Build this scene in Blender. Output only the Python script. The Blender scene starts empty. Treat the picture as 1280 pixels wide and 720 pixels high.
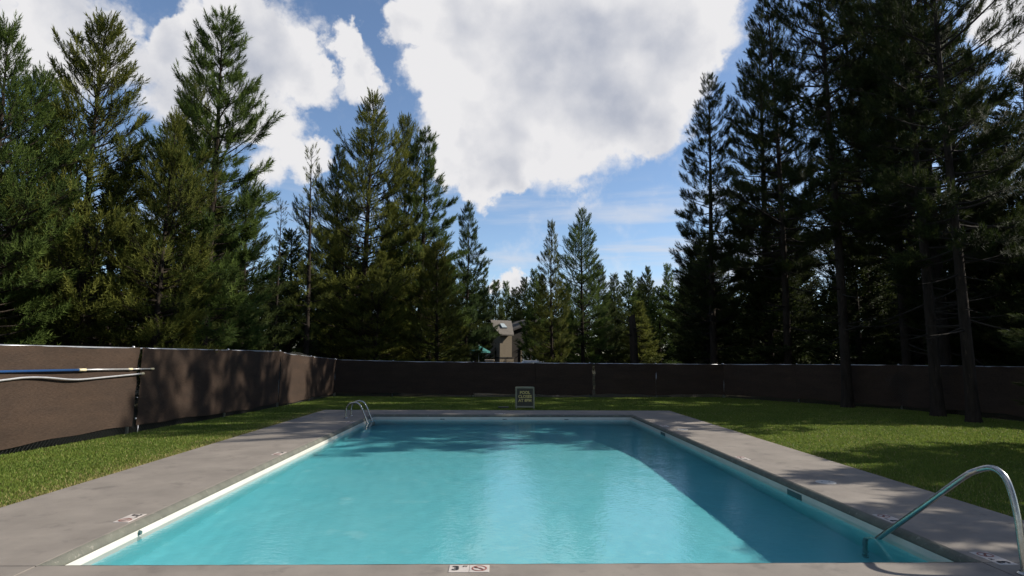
import bpy, bmesh, math, random
import numpy as np
from mathutils import Matrix, Vector

S = bpy.context.scene
C = S.collection
R = math.radians

# ------------------------------------------------------------------ camera
cam = bpy.data.cameras.new('camera')
cam.sensor_width = 36.0
cam.lens = 740.0 / 1280.0 * 36.0
cam.clip_start = 0.05
cam.clip_end = 2000
camera = bpy.data.objects.new('camera', cam)
C.objects.link(camera)
camera.matrix_world = (Matrix.Translation((0, 0, 1.6)) @ Matrix.Rotation(R(-1.354), 4, 'Z')
                       @ Matrix.Rotation(R(96.711), 4, 'X') @ Matrix.Rotation(R(0.258), 4, 'Z'))
S.camera = camera

# ------------------------------------------------------------------ sun, exposure
SUN = Vector((1.25, 0.13, 0.85)).normalized()
sun = bpy.data.lights.new('sun', 'SUN')
sun.energy = 5.0
sun.angle = R(0.53)
sun.color = (1.0, 0.93, 0.82)
sun.cycles.is_caustics_light = True
sun_o = bpy.data.objects.new('sun', sun)
C.objects.link(sun_o)
sun_o.rotation_euler = SUN.to_track_quat('Z', 'Y').to_euler()
sun_o.location = SUN * 60

S.view_settings.view_transform = 'Standard'
S.view_settings.look = 'None'
S.view_settings.gamma = 1
S.view_settings.use_curve_mapping = False
S.view_settings.exposure = 0.5
S.render.engine = 'CYCLES'
S.cycles.caustics_refractive = True
S.cycles.caustics_reflective = False
S.cycles.use_denoising = True
S.cycles.max_bounces = 8
S.cycles.diffuse_bounces = 3
S.cycles.transmission_bounces = 6
S.cycles.sample_clamp_indirect = 6

# ------------------------------------------------------------------ world: Nishita sky with fair weather clouds
world = bpy.data.worlds.new('World')
S.world = world
world.use_nodes = True
wt = world.node_tree
wt.nodes.clear()

def wn(t, **kw):
    n = wt.nodes.new(t)
    for k, v in kw.items():
        setattr(n, k, v)
    return n

def wm(op, a, b=None, c=None, clamp=False):
    n = wn('ShaderNodeMath', operation=op, use_clamp=clamp)
    for i, v in enumerate((a, b, c)):
        if v is None:
            continue
        if isinstance(v, (int, float)):
            n.inputs[i].default_value = v
        else:
            wt.links.new(v, n.inputs[i])
    return n.outputs[0]

def wramp(v, a, b, lo=0.0, hi=1.0):
    n = wn('ShaderNodeMapRange', interpolation_type='SMOOTHSTEP')
    wt.links.new(v, n.inputs[0])
    n.inputs[1].default_value = a
    n.inputs[2].default_value = b
    n.inputs[3].default_value = lo
    n.inputs[4].default_value = hi
    return n.outputs[0]

sky = wn('ShaderNodeTexSky', sky_type='NISHITA', sun_disc=False)
sky.sun_elevation = math.asin(SUN.z)
sky.sun_rotation = math.atan2(SUN.x, SUN.y)
sky.altitude = 1200
sky.air_density = 1.0
sky.dust_density = 0.8
sky.ozone_density = 2.0
SKY_STRENGTH = 0.115
geo = wn('ShaderNodeTexCoord').outputs['Generated']

CLOUDS = [(-0.146, 0.849, 0.508, 0.035), (-0.08, 0.852, 0.518, 0.089), (0.031, 0.853, 0.521, 0.119), (0.164, 0.841, 0.516, 0.141), (0.267, 0.82, 0.505, 0.08), (0.325, 0.816, 0.479, 0.051), (-0.101, 0.9, 0.425, 0.052), (-0.031, 0.898, 0.439, 0.1), (0.084, 0.9, 0.428, 0.138), (0.207, 0.878, 0.432, 0.11), (0.288, 0.853, 0.435, 0.065), (-0.071, 0.935, 0.346, 0.062), (-0.005, 0.946, 0.324, 0.072), (0.073, 0.935, 0.348, 0.097), (0.15, 0.922, 0.358, 0.09), (0.224, 0.899, 0.376, 0.069), (-0.11, 0.943, 0.315, 0.029), (0.022, 0.956, 0.293, 0.04), (-0.031, 0.956, 0.293, 0.037), (0.087, 0.802, 0.591, 0.169), (-0.077, 0.805, 0.589, 0.101), (0.289, 0.774, 0.563, 0.065), (-0.624, 0.694, 0.36, 0.053), (-0.58, 0.705, 0.408, 0.05), (-0.543, 0.719, 0.433, 0.047), (-0.574, 0.727, 0.378, 0.047), (-0.522, 0.751, 0.403, 0.044), (-0.464, 0.775, 0.429, 0.031), (-0.442, 0.797, 0.412, 0.058), (-0.382, 0.808, 0.449, 0.081), (-0.323, 0.829, 0.456, 0.056), (-0.3, 0.851, 0.43, 0.042), (-0.286, 0.868, 0.407, 0.033), (-0.362, 0.849, 0.384, 0.069), (-0.414, 0.839, 0.354, 0.067), (-0.335, 0.879, 0.341, 0.047), (-0.475, 0.803, 0.361, 0.058), (-0.36, 0.891, 0.275, 0.036), (-0.31, 0.902, 0.299, 0.032), (-0.282, 0.909, 0.308, 0.022), (-0.367, 0.792, 0.488, 0.048), (-0.423, 0.774, 0.47, 0.036), (-0.22, 0.865, 0.451, 0.036), (-0.204, 0.881, 0.427, 0.032), (-0.236, 0.854, 0.464, 0.026), (-0.194, 0.895, 0.401, 0.027), (-0.229, 0.881, 0.414, 0.027), (0.023, 0.992, 0.128, 0.022), (0.044, 0.99, 0.134, 0.016), (-0.004, 0.993, 0.119, 0.016), (-0.064, 0.94, 0.335, 0.026), (0.622, 0.668, 0.409, 0.04), (0.599, 0.674, 0.433, 0.036), (0.651, 0.673, 0.35, 0.027), (0.644, 0.648, 0.407, 0.052)]

def wnoise(scale, detail, rough, vec=None, dist=0.0, off=None, mul=None, col=False):
    vec = vec or geo
    if off is not None or mul is not None:
        m = wn('ShaderNodeMapping')
        wt.links.new(vec, m.inputs[0])
        if off is not None:
            m.inputs[1].default_value = off
        if mul is not None:
            m.inputs[3].default_value = mul
        vec = m.outputs[0]
    n = wn('ShaderNodeTexNoise')
    wt.links.new(vec, n.inputs['Vector'])
    n.inputs['Scale'].default_value = scale
    n.inputs['Detail'].default_value = detail
    n.inputs['Roughness'].default_value = rough
    n.inputs['Distortion'].default_value = dist
    return n.outputs[1 if col else 0]

# the outlines billow: look the cloud field up at a turbulent offset
warp = wn('ShaderNodeVectorMath', operation='MULTIPLY_ADD')
wt.links.new(wnoise(9.0, 6.0, 0.60, col=True), warp.inputs[0])
warp.inputs[1].default_value = (0.15, 0.15, 0.15)
warp.inputs[2].default_value = (-0.075, -0.075, -0.075)
wdir = wn('ShaderNodeVectorMath', operation='ADD')
wt.links.new(geo, wdir.inputs[0]); wt.links.new(warp.outputs[0], wdir.inputs[1])
wnorm = wn('ShaderNodeVectorMath', operation='NORMALIZE')
wt.links.new(wdir.outputs[0], wnorm.inputs[0])
field = None
for (x, y, z, r) in CLOUDS:
    d = wn('ShaderNodeVectorMath', operation='DOT_PRODUCT')
    wt.links.new(wnorm.outputs[0], d.inputs[0])
    d.inputs[1].default_value = Vector((x, y, z)).normalized()
    r *= 1.13
    k = 2.0 / (r * r)
    g_ = wm('MULTIPLY_ADD', d.outputs['Value'], k, 1.0 - k, clamp=True)
    field = g_ if field is None else wm('ADD', field, g_)

# the rest of the sky carries the same kind of cloud
ahead = wn('ShaderNodeVectorMath', operation='DOT_PRODUCT')
wt.links.new(geo, ahead.inputs[0])
ahead.inputs[1].default_value = Vector((0, 0.94, 0.34)).normalized()
around = wramp(ahead.outputs['Value'], 0.84, 0.6)
cover = wramp(wnoise(2.1, 1.0, 0.5, vec=wnorm.outputs[0], off=(3.1, 1.7, 0.4)), 0.56, 0.70, 0.0, 2.2)
field = wm('ADD', field, wm('MULTIPLY', cover, around))
billow = wnoise(13.0, 6.0, 0.64)
dens = wm('ADD', field, wm('MULTIPLY_ADD', billow, 1.5, -0.75))
mask = wramp(dens, 0.02, 0.85)
# sunlit and shaded sides: the cloud's thickness here against a step towards the sun
soff = SUN * 0.03
b2 = wnoise(6.0, 3.0, 0.5)
b3 = wnoise(6.0, 3.0, 0.5, off=(soff.x, soff.y, soff.z))
relief = wm('SUBTRACT', b2, b3)
thick = wramp(dens, 0.5, 3.4)
shade = wm('MULTIPLY_ADD', thick, -0.50, 1.08)
shade = wm('ADD', shade, wm('MULTIPLY', relief, 2.6))
soft = wnoise(3.6, 2.0, 0.5, off=(0.7, 2.2, 5.0))
shade = wm('ADD', shade, wm('MULTIPLY_ADD', soft, 1.9, -0.98))
shade = wm('ADD', shade, wm('MULTIPLY_ADD', billow, 1.15, -0.575))
shade = wm('MINIMUM', wm('MAXIMUM', shade, 0.12), 1.08)
ccol = wn('ShaderNodeMix', data_type='RGBA')
wt.links.new(shade, ccol.inputs[0])
ccol.inputs[6].default_value = (0.29, 0.315, 0.38, 1)
ccol.inputs[7].default_value = (0.59, 0.585, 0.595, 1)
# thin high cirrus low over the trees
sep = wn('ShaderNodeSeparateXYZ')
wt.links.new(geo, sep.inputs[0])
band = wm('MULTIPLY', wramp(sep.outputs[2], 0.08, 0.15), wramp(sep.outputs[2], 0.33, 0.2))
streak = wramp(wnoise(2.6, 5.0, 0.55, mul=(1.0, 1.0, 9.0), off=(0.3, 0.0, 0.2), dist=0.3), 0.46, 0.72)
cirrus = wm('MULTIPLY', wm('MULTIPLY', band, streak), 1.0, clamp=True)

bg = wn('ShaderNodeBackground')
wt.links.new(sky.outputs[0], bg.inputs[0])
bg.inputs[1].default_value = SKY_STRENGTH
bci = wn('ShaderNodeBackground')
bci.inputs[0].default_value = (0.47, 0.50, 0.56, 1)
bcl = wn('ShaderNodeBackground')
wt.links.new(ccol.outputs[2], bcl.inputs[0])
mx1 = wn('ShaderNodeMixShader')
wt.links.new(cirrus, mx1.inputs[0]); wt.links.new(bg.outputs[0], mx1.inputs[1]); wt.links.new(bci.outputs[0], mx1.inputs[2])
mx2 = wn('ShaderNodeMixShader')
wt.links.new(mask, mx2.inputs[0]); wt.links.new(mx1.outputs[0], mx2.inputs[1]); wt.links.new(bcl.outputs[0], mx2.inputs[2])
wo = wn('ShaderNodeOutputWorld')
wt.links.new(mx2.outputs[0], wo.inputs[0])
world.cycles.sampling_method = 'NONE'

# ------------------------------------------------------------------ materials
def new_mat(name):
    m = bpy.data.materials.new(name)
    m.use_nodes = True
    nt = m.node_tree
    return m, nt, nt.nodes['Principled BSDF']

def surf(name, base, rough=0.7, var=None, scale=4.0, detail=6.0, bump=0.0, bscale=60.0, metal=0.0, spots=None, spec=0.4, stretch=(1, 1, 1), sub=None):
    """procedural surface: base colour drifting to var with noise, optional spots colour, fine bump"""
    m, nt, b = new_mat(name)
    L = nt.links.new
    b.inputs['Roughness'].default_value = rough
    b.inputs['Metallic'].default_value = metal
    b.inputs['Specular IOR Level'].default_value = spec
    tc = nt.nodes.new('ShaderNodeTexCoord')
    mp = nt.nodes.new('ShaderNodeMapping')
    L(tc.outputs['Object'], mp.inputs[0])
    mp.inputs[3].default_value = stretch
    n = nt.nodes.new('ShaderNodeTexNoise')
    L(mp.outputs[0], n.inputs['Vector'])
    n.inputs['Scale'].default_value = scale
    n.inputs['Detail'].default_value = detail
    n.inputs['Roughness'].default_value = 0.62
    r = nt.nodes.new('ShaderNodeMapRange')
    L(n.outputs[0], r.inputs[0])
    r.inputs[1].default_value = 0.33
    r.inputs[2].default_value = 0.67
    mx = nt.nodes.new('ShaderNodeMix'); mx.data_type = 'RGBA'
    L(r.outputs[0], mx.inputs[0])
    mx.inputs[6].default_value = (*base, 1)
    mx.inputs[7].default_value = (*(var or tuple(c * 0.8 for c in base)), 1)
    col = mx.outputs[2]
    if spots:
        sc, thr, wid, scol = spots
        n2 = nt.nodes.new('ShaderNodeTexNoise')
        L(mp.outputs[0], n2.inputs['Vector'])
        n2.inputs['Scale'].default_value = sc
        n2.inputs['Detail'].default_value = 8
        n2.inputs['Roughness'].default_value = 0.65
        r2 = nt.nodes.new('ShaderNodeMapRange')
        L(n2.outputs[0], r2.inputs[0])
        r2.inputs[1].default_value = thr
        r2.inputs[2].default_value = thr + wid
        m2 = nt.nodes.new('ShaderNodeMix'); m2.data_type = 'RGBA'
        L(r2.outputs[0], m2.inputs[0])
        L(col, m2.inputs[6])
        m2.inputs[7].default_value = (*scol, 1)
        col = m2.outputs[2]
    L(col, b.inputs['Base Color'])
    if bump:
        nb = nt.nodes.new('ShaderNodeTexNoise')
        L(mp.outputs[0], nb.inputs['Vector'])
        nb.inputs['Scale'].default_value = bscale
        nb.inputs['Detail'].default_value = 5
        bp = nt.nodes.new('ShaderNodeBump')
        bp.inputs['Strength'].default_value = bump
        bp.inputs['Distance'].default_value = 0.02
        L(nb.outputs[0], bp.inputs['Height'])
        L(bp.outputs[0], b.inputs['Normal'])
    return m

M = {}
M['concrete'] = surf('weathered deck concrete', (0.245, 0.217, 0.188), 0.85, (0.185, 0.164, 0.143), 1.7, 12, 0.22, 240, spots=(2.6, 0.56, 0.16, (0.140, 0.125, 0.110)), spec=0.25)
M['coping'] = surf('old coping concrete', (0.145, 0.145, 0.118), 0.8, (0.10, 0.10, 0.085), 5, 8, 0.4, 80, spots=(14, 0.60, 0.06, (0.20, 0.19, 0.16)), spec=0.25)
M['joint'] = surf('joint sealant', (0.05, 0.047, 0.043), 0.9, spec=0.2)
M['tile_white'] = surf('white waterline tile', (0.66, 0.62, 0.55), 0.3, (0.57, 0.54, 0.48), 3, 6, 0.05, 30)
M['plaster'] = surf('blue pool plaster', (0.175, 0.655, 0.715), 0.8, (0.215, 0.69, 0.74), 0.9, 7, spots=(2.1, 0.58, 0.16, (0.32, 0.77, 0.80)), spec=0.2)
M['soil'] = surf('forest soil', (0.075, 0.058, 0.036), 0.95, (0.035, 0.04, 0.018), 0.6, 8, 0.6, 20, spec=0.1)
M['turf'] = surf('lawn thatch', (0.06, 0.08, 0.018), 0.95, (0.085, 0.088, 0.027), 2.5, 8, 0.6, 60, spec=0.1)
M['fabric'] = None
M['black_wire'] = surf('black coated wire', (0.012, 0.014, 0.012), 0.5)
M['galv'] = surf('galvanised pipe', (0.46, 0.47, 0.48), 0.42, (0.36, 0.37, 0.39), 9, 5, metal=0.75)
M['steel'] = surf('stainless steel rail', (0.50, 0.49, 0.46), 0.27, (0.38, 0.37, 0.34), 25, 8, 0.06, 200, metal=1.0)
M['blue_pole'] = surf('blue fibreglass pole', (0.012, 0.05, 0.16), 0.35, (0.02, 0.06, 0.15), 14)
M['alu'] = surf('aluminium pole', (0.56, 0.55, 0.54), 0.38, (0.45, 0.45, 0.45), 14, metal=0.6)
M['cream_plastic'] = surf('cream plastic', (0.72, 0.63, 0.40), 0.5, (0.62, 0.54, 0.35), 30)
M['tile_marker'] = surf('marker tile', (0.52, 0.47, 0.43), 0.5, (0.42, 0.38, 0.35), 12, 8, spots=(30, 0.63, 0.05, (0.36, 0.30, 0.27)))
M['ink_black'] = surf('black glaze', (0.012, 0.012, 0.013), 0.4)
M['ink_red'] = surf('red glaze', (0.26, 0.09, 0.07), 0.4)
M['white_lid'] = surf('white plastic lid', (0.5, 0.48, 0.45), 0.5, (0.42, 0.40, 0.37), 9)
M['sign_frame'] = surf('grey green moulded plastic', (0.22, 0.22, 0.14), 0.6, (0.18, 0.18, 0.11), 12)
M['sign_panel'] = surf('dark sign panel', (0.036, 0.032, 0.014), 0.5, (0.042, 0.038, 0.018), 6)
M['sign_text'] = surf('yellow sign lettering', (0.62, 0.50, 0.16), 0.6)
M['bark'] = surf('grey brown pine bark', (0.042, 0.033, 0.026), 0.95, (0.019, 0.015, 0.012), 7, 9, 0.9, 16, stretch=(1, 1, 0.28), spots=(5, 0.60, 0.1, (0.085, 0.062, 0.046)), spec=0.1)
M['deadwood'] = surf('bare grey twig wood', (0.04, 0.034, 0.028), 0.95, (0.024, 0.02, 0.017), 9, spec=0.1)
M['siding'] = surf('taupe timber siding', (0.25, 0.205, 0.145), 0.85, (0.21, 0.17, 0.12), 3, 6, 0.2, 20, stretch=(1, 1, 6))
M['siding_shaded'] = surf('timber siding darkened for shade', (0.028, 0.023, 0.018), 0.85, (0.022, 0.018, 0.014), 3, stretch=(1, 1, 6))  # main block: overhang and tree shade put into the siding colour
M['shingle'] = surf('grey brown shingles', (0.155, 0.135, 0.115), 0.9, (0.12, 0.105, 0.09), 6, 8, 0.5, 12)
M['shingle_shaded'] = surf('shingles darkened for shade', (0.062, 0.054, 0.047), 0.9, (0.045, 0.04, 0.035), 6, 8, 0.5, 12)  # main roof: darker copy of the shingles, shade put into the colour
M['trim'] = surf('dark trim board', (0.05, 0.042, 0.034), 0.8)
M['glass_pane'] = surf('window glass', (0.35, 0.40, 0.42), 0.08, (0.3, 0.35, 0.38), 1, spec=0.8)
M['teal_canvas'] = surf('teal canvas', (0.02, 0.13, 0.115), 0.8, (0.015, 0.10, 0.09), 5)
M['pale_box'] = surf('pale painted metal', (0.55, 0.42, 0.30), 0.6, (0.5, 0.38, 0.27), 3)
M['white_paint'] = surf('white paint', (0.66, 0.66, 0.64), 0.5)
M['valve_green'] = surf('dark green plastic', (0.012, 0.02, 0.012), 0.6)
M['dark_hole'] = surf('dark opening plastic', (0.06, 0.12, 0.12), 0.6)

def fabric_mat():
    m, nt, b = new_mat('brown privacy mesh fabric')
    L = nt.links.new
    tc = nt.nodes.new('ShaderNodeTexCoord')
    n = nt.nodes.new('ShaderNodeTexNoise'); n.inputs['Scale'].default_value = 2.2; n.inputs['Detail'].default_value = 9
    mp = nt.nodes.new('ShaderNodeMapping'); mp.inputs[3].default_value = (0.6, 0.6, 2.2)
    L(tc.outputs['Object'], mp.inputs[0]); L(mp.outputs[0], n.inputs['Vector'])
    w = nt.nodes.new('ShaderNodeTexNoise'); w.inputs['Scale'].default_value = 46; w.inputs['Detail'].default_value = 3
    mp2 = nt.nodes.new('ShaderNodeMapping'); mp2.inputs[3].default_value = (0.35, 0.35, 3.2)
    L(tc.outputs['Object'], mp2.inputs[0]); L(mp2.outputs[0], w.inputs['Vector'])
    mx = nt.nodes.new('ShaderNodeMix'); mx.data_type = 'RGBA'
    r = nt.nodes.new('ShaderNodeMapRange'); r.inputs[1].default_value = 0.3; r.inputs[2].default_value = 0.7
    L(n.outputs[0], r.inputs[0]); L(r.outputs[0], mx.inputs[0])
    mx.inputs[6].default_value = (0.066, 0.045, 0.033, 1)
    mx.inputs[7].default_value = (0.050, 0.036, 0.028, 1)
    mx2 = nt.nodes.new('ShaderNodeMix'); mx2.data_type = 'RGBA'; mx2.blend_type = 'MULTIPLY'
    mx2.inputs[0].default_value = 1
    r2 = nt.nodes.new('ShaderNodeMapRange'); r2.inputs[1].default_value = 0.3; r2.inputs[2].default_value = 0.7; r2.inputs[3].default_value = 0.72; r2.inputs[4].default_value = 1.2
    L(w.outputs[0], r2.inputs[0]); L(mx.outputs[2], mx2.inputs[6]); L(r2.outputs[0], mx2.inputs[7])
    L(mx2.outputs[2], b.inputs['Base Color'])
    b.inputs['Roughness'].default_value = 0.95
    b.inputs['Specular IOR Level'].default_value = 0.1
    bp = nt.nodes.new('ShaderNodeBump'); bp.inputs['Strength'].default_value = 0.35; bp.inputs['Distance'].default_value = 0.01
    L(w.outputs[0], bp.inputs['Height']); L(bp.outputs[0], b.inputs['Normal'])
    # woven mesh: a little light comes through from behind
    out = nt.nodes['Material Output']
    tl = nt.nodes.new('ShaderNodeBsdfTranslucent'); L(mx2.outputs[2], tl.inputs[0])
    ms = nt.nodes.new('ShaderNodeMixShader'); ms.inputs[0].default_value = 0.12
    L(b.outputs[0], ms.inputs[1]); L(tl.outputs[0], ms.inputs[2]); L(ms.outputs[0], out.inputs[0])
    return m
M['fabric'] = fabric_mat()

def leaf_mat(name, dark, light, trans=0.34, use_obj=True):
    """colour runs from dark to light with the 'tint' attribute; the object's own colour shifts the hue"""
    m, nt, b = new_mat(name)
    L = nt.links.new
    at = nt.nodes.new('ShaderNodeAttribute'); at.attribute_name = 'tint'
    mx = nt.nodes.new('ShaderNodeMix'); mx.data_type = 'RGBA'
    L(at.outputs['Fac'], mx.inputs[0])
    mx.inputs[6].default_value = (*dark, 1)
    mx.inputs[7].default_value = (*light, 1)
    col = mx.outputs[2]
    if use_obj:
        oi = nt.nodes.new('ShaderNodeObjectInfo')
        mu = nt.nodes.new('ShaderNodeMix'); mu.data_type = 'RGBA'; mu.blend_type = 'MULTIPLY'; mu.inputs[0].default_value = 1
        L(col, mu.inputs[6]); L(oi.outputs['Color'], mu.inputs[7])
        col = mu.outputs[2]
    L(col, b.inputs['Base Color'])
    b.inputs['Roughness'].default_value = 0.7
    b.inputs['Specular IOR Level'].default_value = 0.1
    out = nt.nodes['Material Output']
    tl = nt.nodes.new('ShaderNodeBsdfTranslucent'); L(col, tl.inputs[0])
    ms = nt.nodes.new('ShaderNodeMixShader'); ms.inputs[0].default_value = trans
    L(b.outputs[0], ms.inputs[1]); L(tl.outputs[0], ms.inputs[2]); L(ms.outputs[0], out.inputs[0])
    return m
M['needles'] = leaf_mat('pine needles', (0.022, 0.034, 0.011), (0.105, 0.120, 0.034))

def grass_mat():
    m, nt, b = new_mat('grass blades')
    L = nt.links.new
    at = nt.nodes.new('ShaderNodeAttribute'); at.attribute_name = 'tint'
    cr = nt.nodes.new('ShaderNodeValToRGB')
    L(at.outputs['Fac'], cr.inputs[0])
    e = cr.color_ramp.elements
    e[0].position = 0.0; e[0].color = (0.088, 0.148, 0.024, 1)
    e[1].position = 0.5; e[1].color = (0.19, 0.245, 0.045, 1)
    x = e.new(0.68); x.color = (0.22, 0.21, 0.06, 1)
    x = e.new(1.0); x.color = (0.46, 0.37, 0.18, 1)
    L(cr.outputs[0], b.inputs['Base Color'])
    b.inputs['Roughness'].default_value = 0.6
    b.inputs['Specular IOR Level'].default_value = 0.2
    out = nt.nodes['Material Output']
    tl = nt.nodes.new('ShaderNodeBsdfTranslucent'); L(cr.outputs[0], tl.inputs[0])
    ms = nt.nodes.new('ShaderNodeMixShader'); ms.inputs[0].default_value = 0.4
    L(b.outputs[0], ms.inputs[1]); L(tl.outputs[0], ms.inputs[2]); L(ms.outputs[0], out.inputs[0])
    return m
M['grass'] = grass_mat()

def water_mat():
    m, nt, b = new_mat('clear pool water')
    nt.nodes.remove(b)
    L = nt.links.new
    g = nt.nodes.new('ShaderNodeBsdfGlass')
    g.inputs['IOR'].default_value = 1.33
    g.inputs['Roughness'].default_value = 0.0
    g.inputs['Color'].default_value = (0.96, 0.99, 1.0, 1)
    tc = nt.nodes.new('ShaderNodeTexCoord')
    n = nt.nodes.new('ShaderNodeTexNoise'); n.inputs['Scale'].default_value = 15; n.inputs['Detail'].default_value = 4
    L(tc.outputs['Object'], n.inputs['Vector'])
    bp = nt.nodes.new('ShaderNodeBump'); bp.inputs['Strength'].default_value = 0.15; bp.inputs['Distance'].default_value = 0.02
    L(n.outputs[0], bp.inputs['Height']); L(bp.outputs[0], g.inputs['Normal'])
    L(g.outputs[0], nt.nodes['Material Output'].inputs[0])
    return m
M['water'] = water_mat()

# ------------------------------------------------------------------ helpers
def mesh_obj(name, verts, faces, mat, parent=None, smooth=False):
    me = bpy.data.meshes.new(name)
    me.from_pydata([tuple(v) for v in verts], [], [tuple(f) for f in faces])
    me.update()
    return link_mesh(name, me, mat, parent, smooth)

def link_mesh(name, me, mat, parent=None, smooth=False):
    me.materials.append(mat)
    if smooth:
        me.polygons.foreach_set('use_smooth', [True] * len(me.polygons))
    o = bpy.data.objects.new(name, me)
    C.objects.link(o)
    o.parent = parent
    return o

def bm_obj(name, bm, mat, parent=None, smooth=False):
    bmesh.ops.recalc_face_normals(bm, faces=bm.faces)
    me = bpy.data.meshes.new(name)
    bm.to_mesh(me)
    bm.free()
    return link_mesh(name, me, mat, parent, smooth)

def tag(o, label=None, cat=None, group=None, kind=None):
    for k, v in (('label', label), ('category', cat), ('group', group), ('kind', kind)):
        if v:
            o[k] = v
    return o

def empty(name, loc=(0, 0, 0), rz=0.0):
    o = bpy.data.objects.new(name, None)
    o.empty_display_size = 0.1
    C.objects.link(o)
    o.location = loc
    o.rotation_euler = (0, 0, rz)
    return o

def add_box(bm, x0, x1, y0, y1, z0, z1, bevel=0.0):
    vs = [bm.verts.new((x, y, z)) for x in (x0, x1) for y in (y0, y1) for z in (z0, z1)]
    fs = [bm.faces.new([vs[i] for i in f]) for f in ((0, 1, 3, 2), (4, 6, 7, 5), (0, 4, 5, 1), (2, 3, 7, 6), (0, 2, 6, 4), (1, 5, 7, 3))]
    if bevel:
        es = list({e for f in fs for e in f.edges})
        bmesh.ops.bevel(bm, geom=es, offset=bevel, segments=2, affect='EDGES', profile=0.5)

def box(name, x0, x1, y0, y1, z0, z1, mat, parent=None, bevel=0.0):
    bm = bmesh.new()
    add_box(bm, x0, x1, y0, y1, z0, z1, bevel)
    return bm_obj(name, bm, mat, parent)

def tube_arrays(pts, rad, n=8, cap=True):
    """swept tube; rad is a number or one radius per point"""
    pts = [Vector(p) for p in pts]
    k = len(pts)
    rr = [rad] * k if isinstance(rad, (int, float)) else list(rad)
    V, F = [], []
    up = Vector((0, 0, 1))
    prev = None
    for i, p in enumerate(pts):
        t = (pts[min(i + 1, k - 1)] - pts[max(i - 1, 0)]).normalized()
        if prev is None:
            a = up if abs(t.z) < 0.9 else Vector((1, 0, 0))
            u = t.cross(a).normalized()
        else:
            u = (prev - t * prev.dot(t)).normalized()
        prev = u
        w = t.cross(u)
        for j in range(n):
            a = 2 * math.pi * j / n
            V.append(p + (u * math.cos(a) + w * math.sin(a)) * rr[i])
    for i in range(k - 1):
        for j in range(n):
            F.append((i * n + j, i * n + (j + 1) % n, (i + 1) * n + (j + 1) % n, (i + 1) * n + j))
    if cap:
        F.append(tuple(range(n - 1, -1, -1)))
        F.append(tuple((k - 1) * n + j for j in range(n)))
    return V, F

def tube(name, pts, rad, mat, parent=None, n=10, smooth=True):
    V, F = tube_arrays(pts, rad, n)
    return mesh_obj(name, V, F, mat, parent, smooth)

def smooth_path(pts, sub=6):
    """Catmull-Rom through the points"""
    P = [Vector(p) for p in pts]
    P = [P[0] * 2 - P[1]] + P + [P[-1] * 2 - P[-2]]
    out = []
    for i in range(1, len(P) - 2):
        for k in range(sub):
            t = k / sub
            a, b, c, d = P[i - 1], P[i], P[i + 1], P[i + 2]
            out.append(0.5 * ((2 * b) + (c - a) * t + (2 * a - 5 * b + 4 * c - d) * t * t + (3 * b - a - 3 * c + d) * t ** 3))
    out.append(P[-2])
    return out

def disc(bm, cx, cy, z0, z1, r, n=28, bev=0.0):
    prof = [(r, z0), (r, z1 - bev), (r - bev, z1)] if bev else [(r, z0), (r, z1)]
    rings = [[bm.verts.new((cx + a * math.cos(2 * math.pi * j / n), cy + a * math.sin(2 * math.pi * j / n), z)) for j in range(n)] for a, z in prof]
    for q in range(len(rings) - 1):
        for j in range(n):
            bm.faces.new((rings[q][j], rings[q][(j + 1) % n], rings[q + 1][(j + 1) % n], rings[q + 1][j]))
    bm.faces.new(rings[-1])
    bm.faces.new(rings[0][::-1])

def text_obj(name, s, size, mat, parent, loc, rot, thick=0.0, ext=0.002, spacing=1.0):
    cu = bpy.data.curves.new('lettering', 'FONT')
    cu.body = s
    cu.size = size
    cu.align_x = 'CENTER'
    cu.align_y = 'CENTER'
    cu.offset = thick
    cu.extrude = ext
    cu.space_character = spacing
    cu.resolution_u = 3
    tmp = bpy.data.objects.new('lettering', cu)
    C.objects.link(tmp)
    dg = bpy.context.evaluated_depsgraph_get()
    me = bpy.data.meshes.new_from_object(tmp.evaluated_get(dg))
    bpy.data.objects.remove(tmp)
    bpy.data.curves.remove(cu)
    o = link_mesh(name, me, mat, parent)
    o.location = loc
    o.rotation_euler = rot
    return o

# ------------------------------------------------------------------ the pool, deck and lawn
XL, XR, YN, YF = -3.52, 3.87, 4.84, 17.10        # deck edge round the pool
LIP = 0.06
xl, xr, yn, yf = XL + LIP, XR - LIP, YN + LIP, YF - LIP   # tile faces
WATER = -0.13
DL, DR, DF = -5.25, 5.30, 18.45                   # outer edges of the deck

# ground sheet with the pool left open, reaching the horizon
gx = [-900, xl - 0.4, xr + 0.4, 900]
gy = [-900, yn - 0.4, yf + 0.4, 900]
gv = [(x, y, -0.06) for y in gy for x in gx]
gf = [(j * 4 + i, j * 4 + i + 1, (j + 1) * 4 + i + 1, (j + 1) * 4 + i) for j in range(3) for i in range(3) if not (i == 1 and j == 1)]
tag(mesh_obj('ground', gv, gf, M['soil']), kind='structure')

deck = tag(empty('pool_deck'), kind='structure')
J = 0.005
slabs = [(DL, XL - J, YN + J, DF), (XR + J, DR, YN + J, DF), (XL + J, XR - J, YF, DF),
         (-7.0, XL - J, -4.0, YN - J), (XL + J, XR - J, -4.0, YN), (XR + J, 7.5, -4.0, YN - J)]
for (x0, x1, y0, y1) in slabs:
    box('slab', x0, x1, y0, y1, -0.11, 0.0, M['concrete'], deck, 0.004)
box('joint_filler', -6.9, 7.4, -3.9, YN - 0.01, -0.1, -0.012, M['joint'], deck)
box('joint_filler', DL + .02, XL + 0.02, YN - 0.3, DF - 0.02, -0.1, -0.012, M['joint'], deck)
box('joint_filler', XR - 0.02, DR - 0.02, YN - 0.3, DF - 0.02, -0.1, -0.012, M['joint'], deck)

basin = tag(empty('swimming_pool'), kind='structure')
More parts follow.
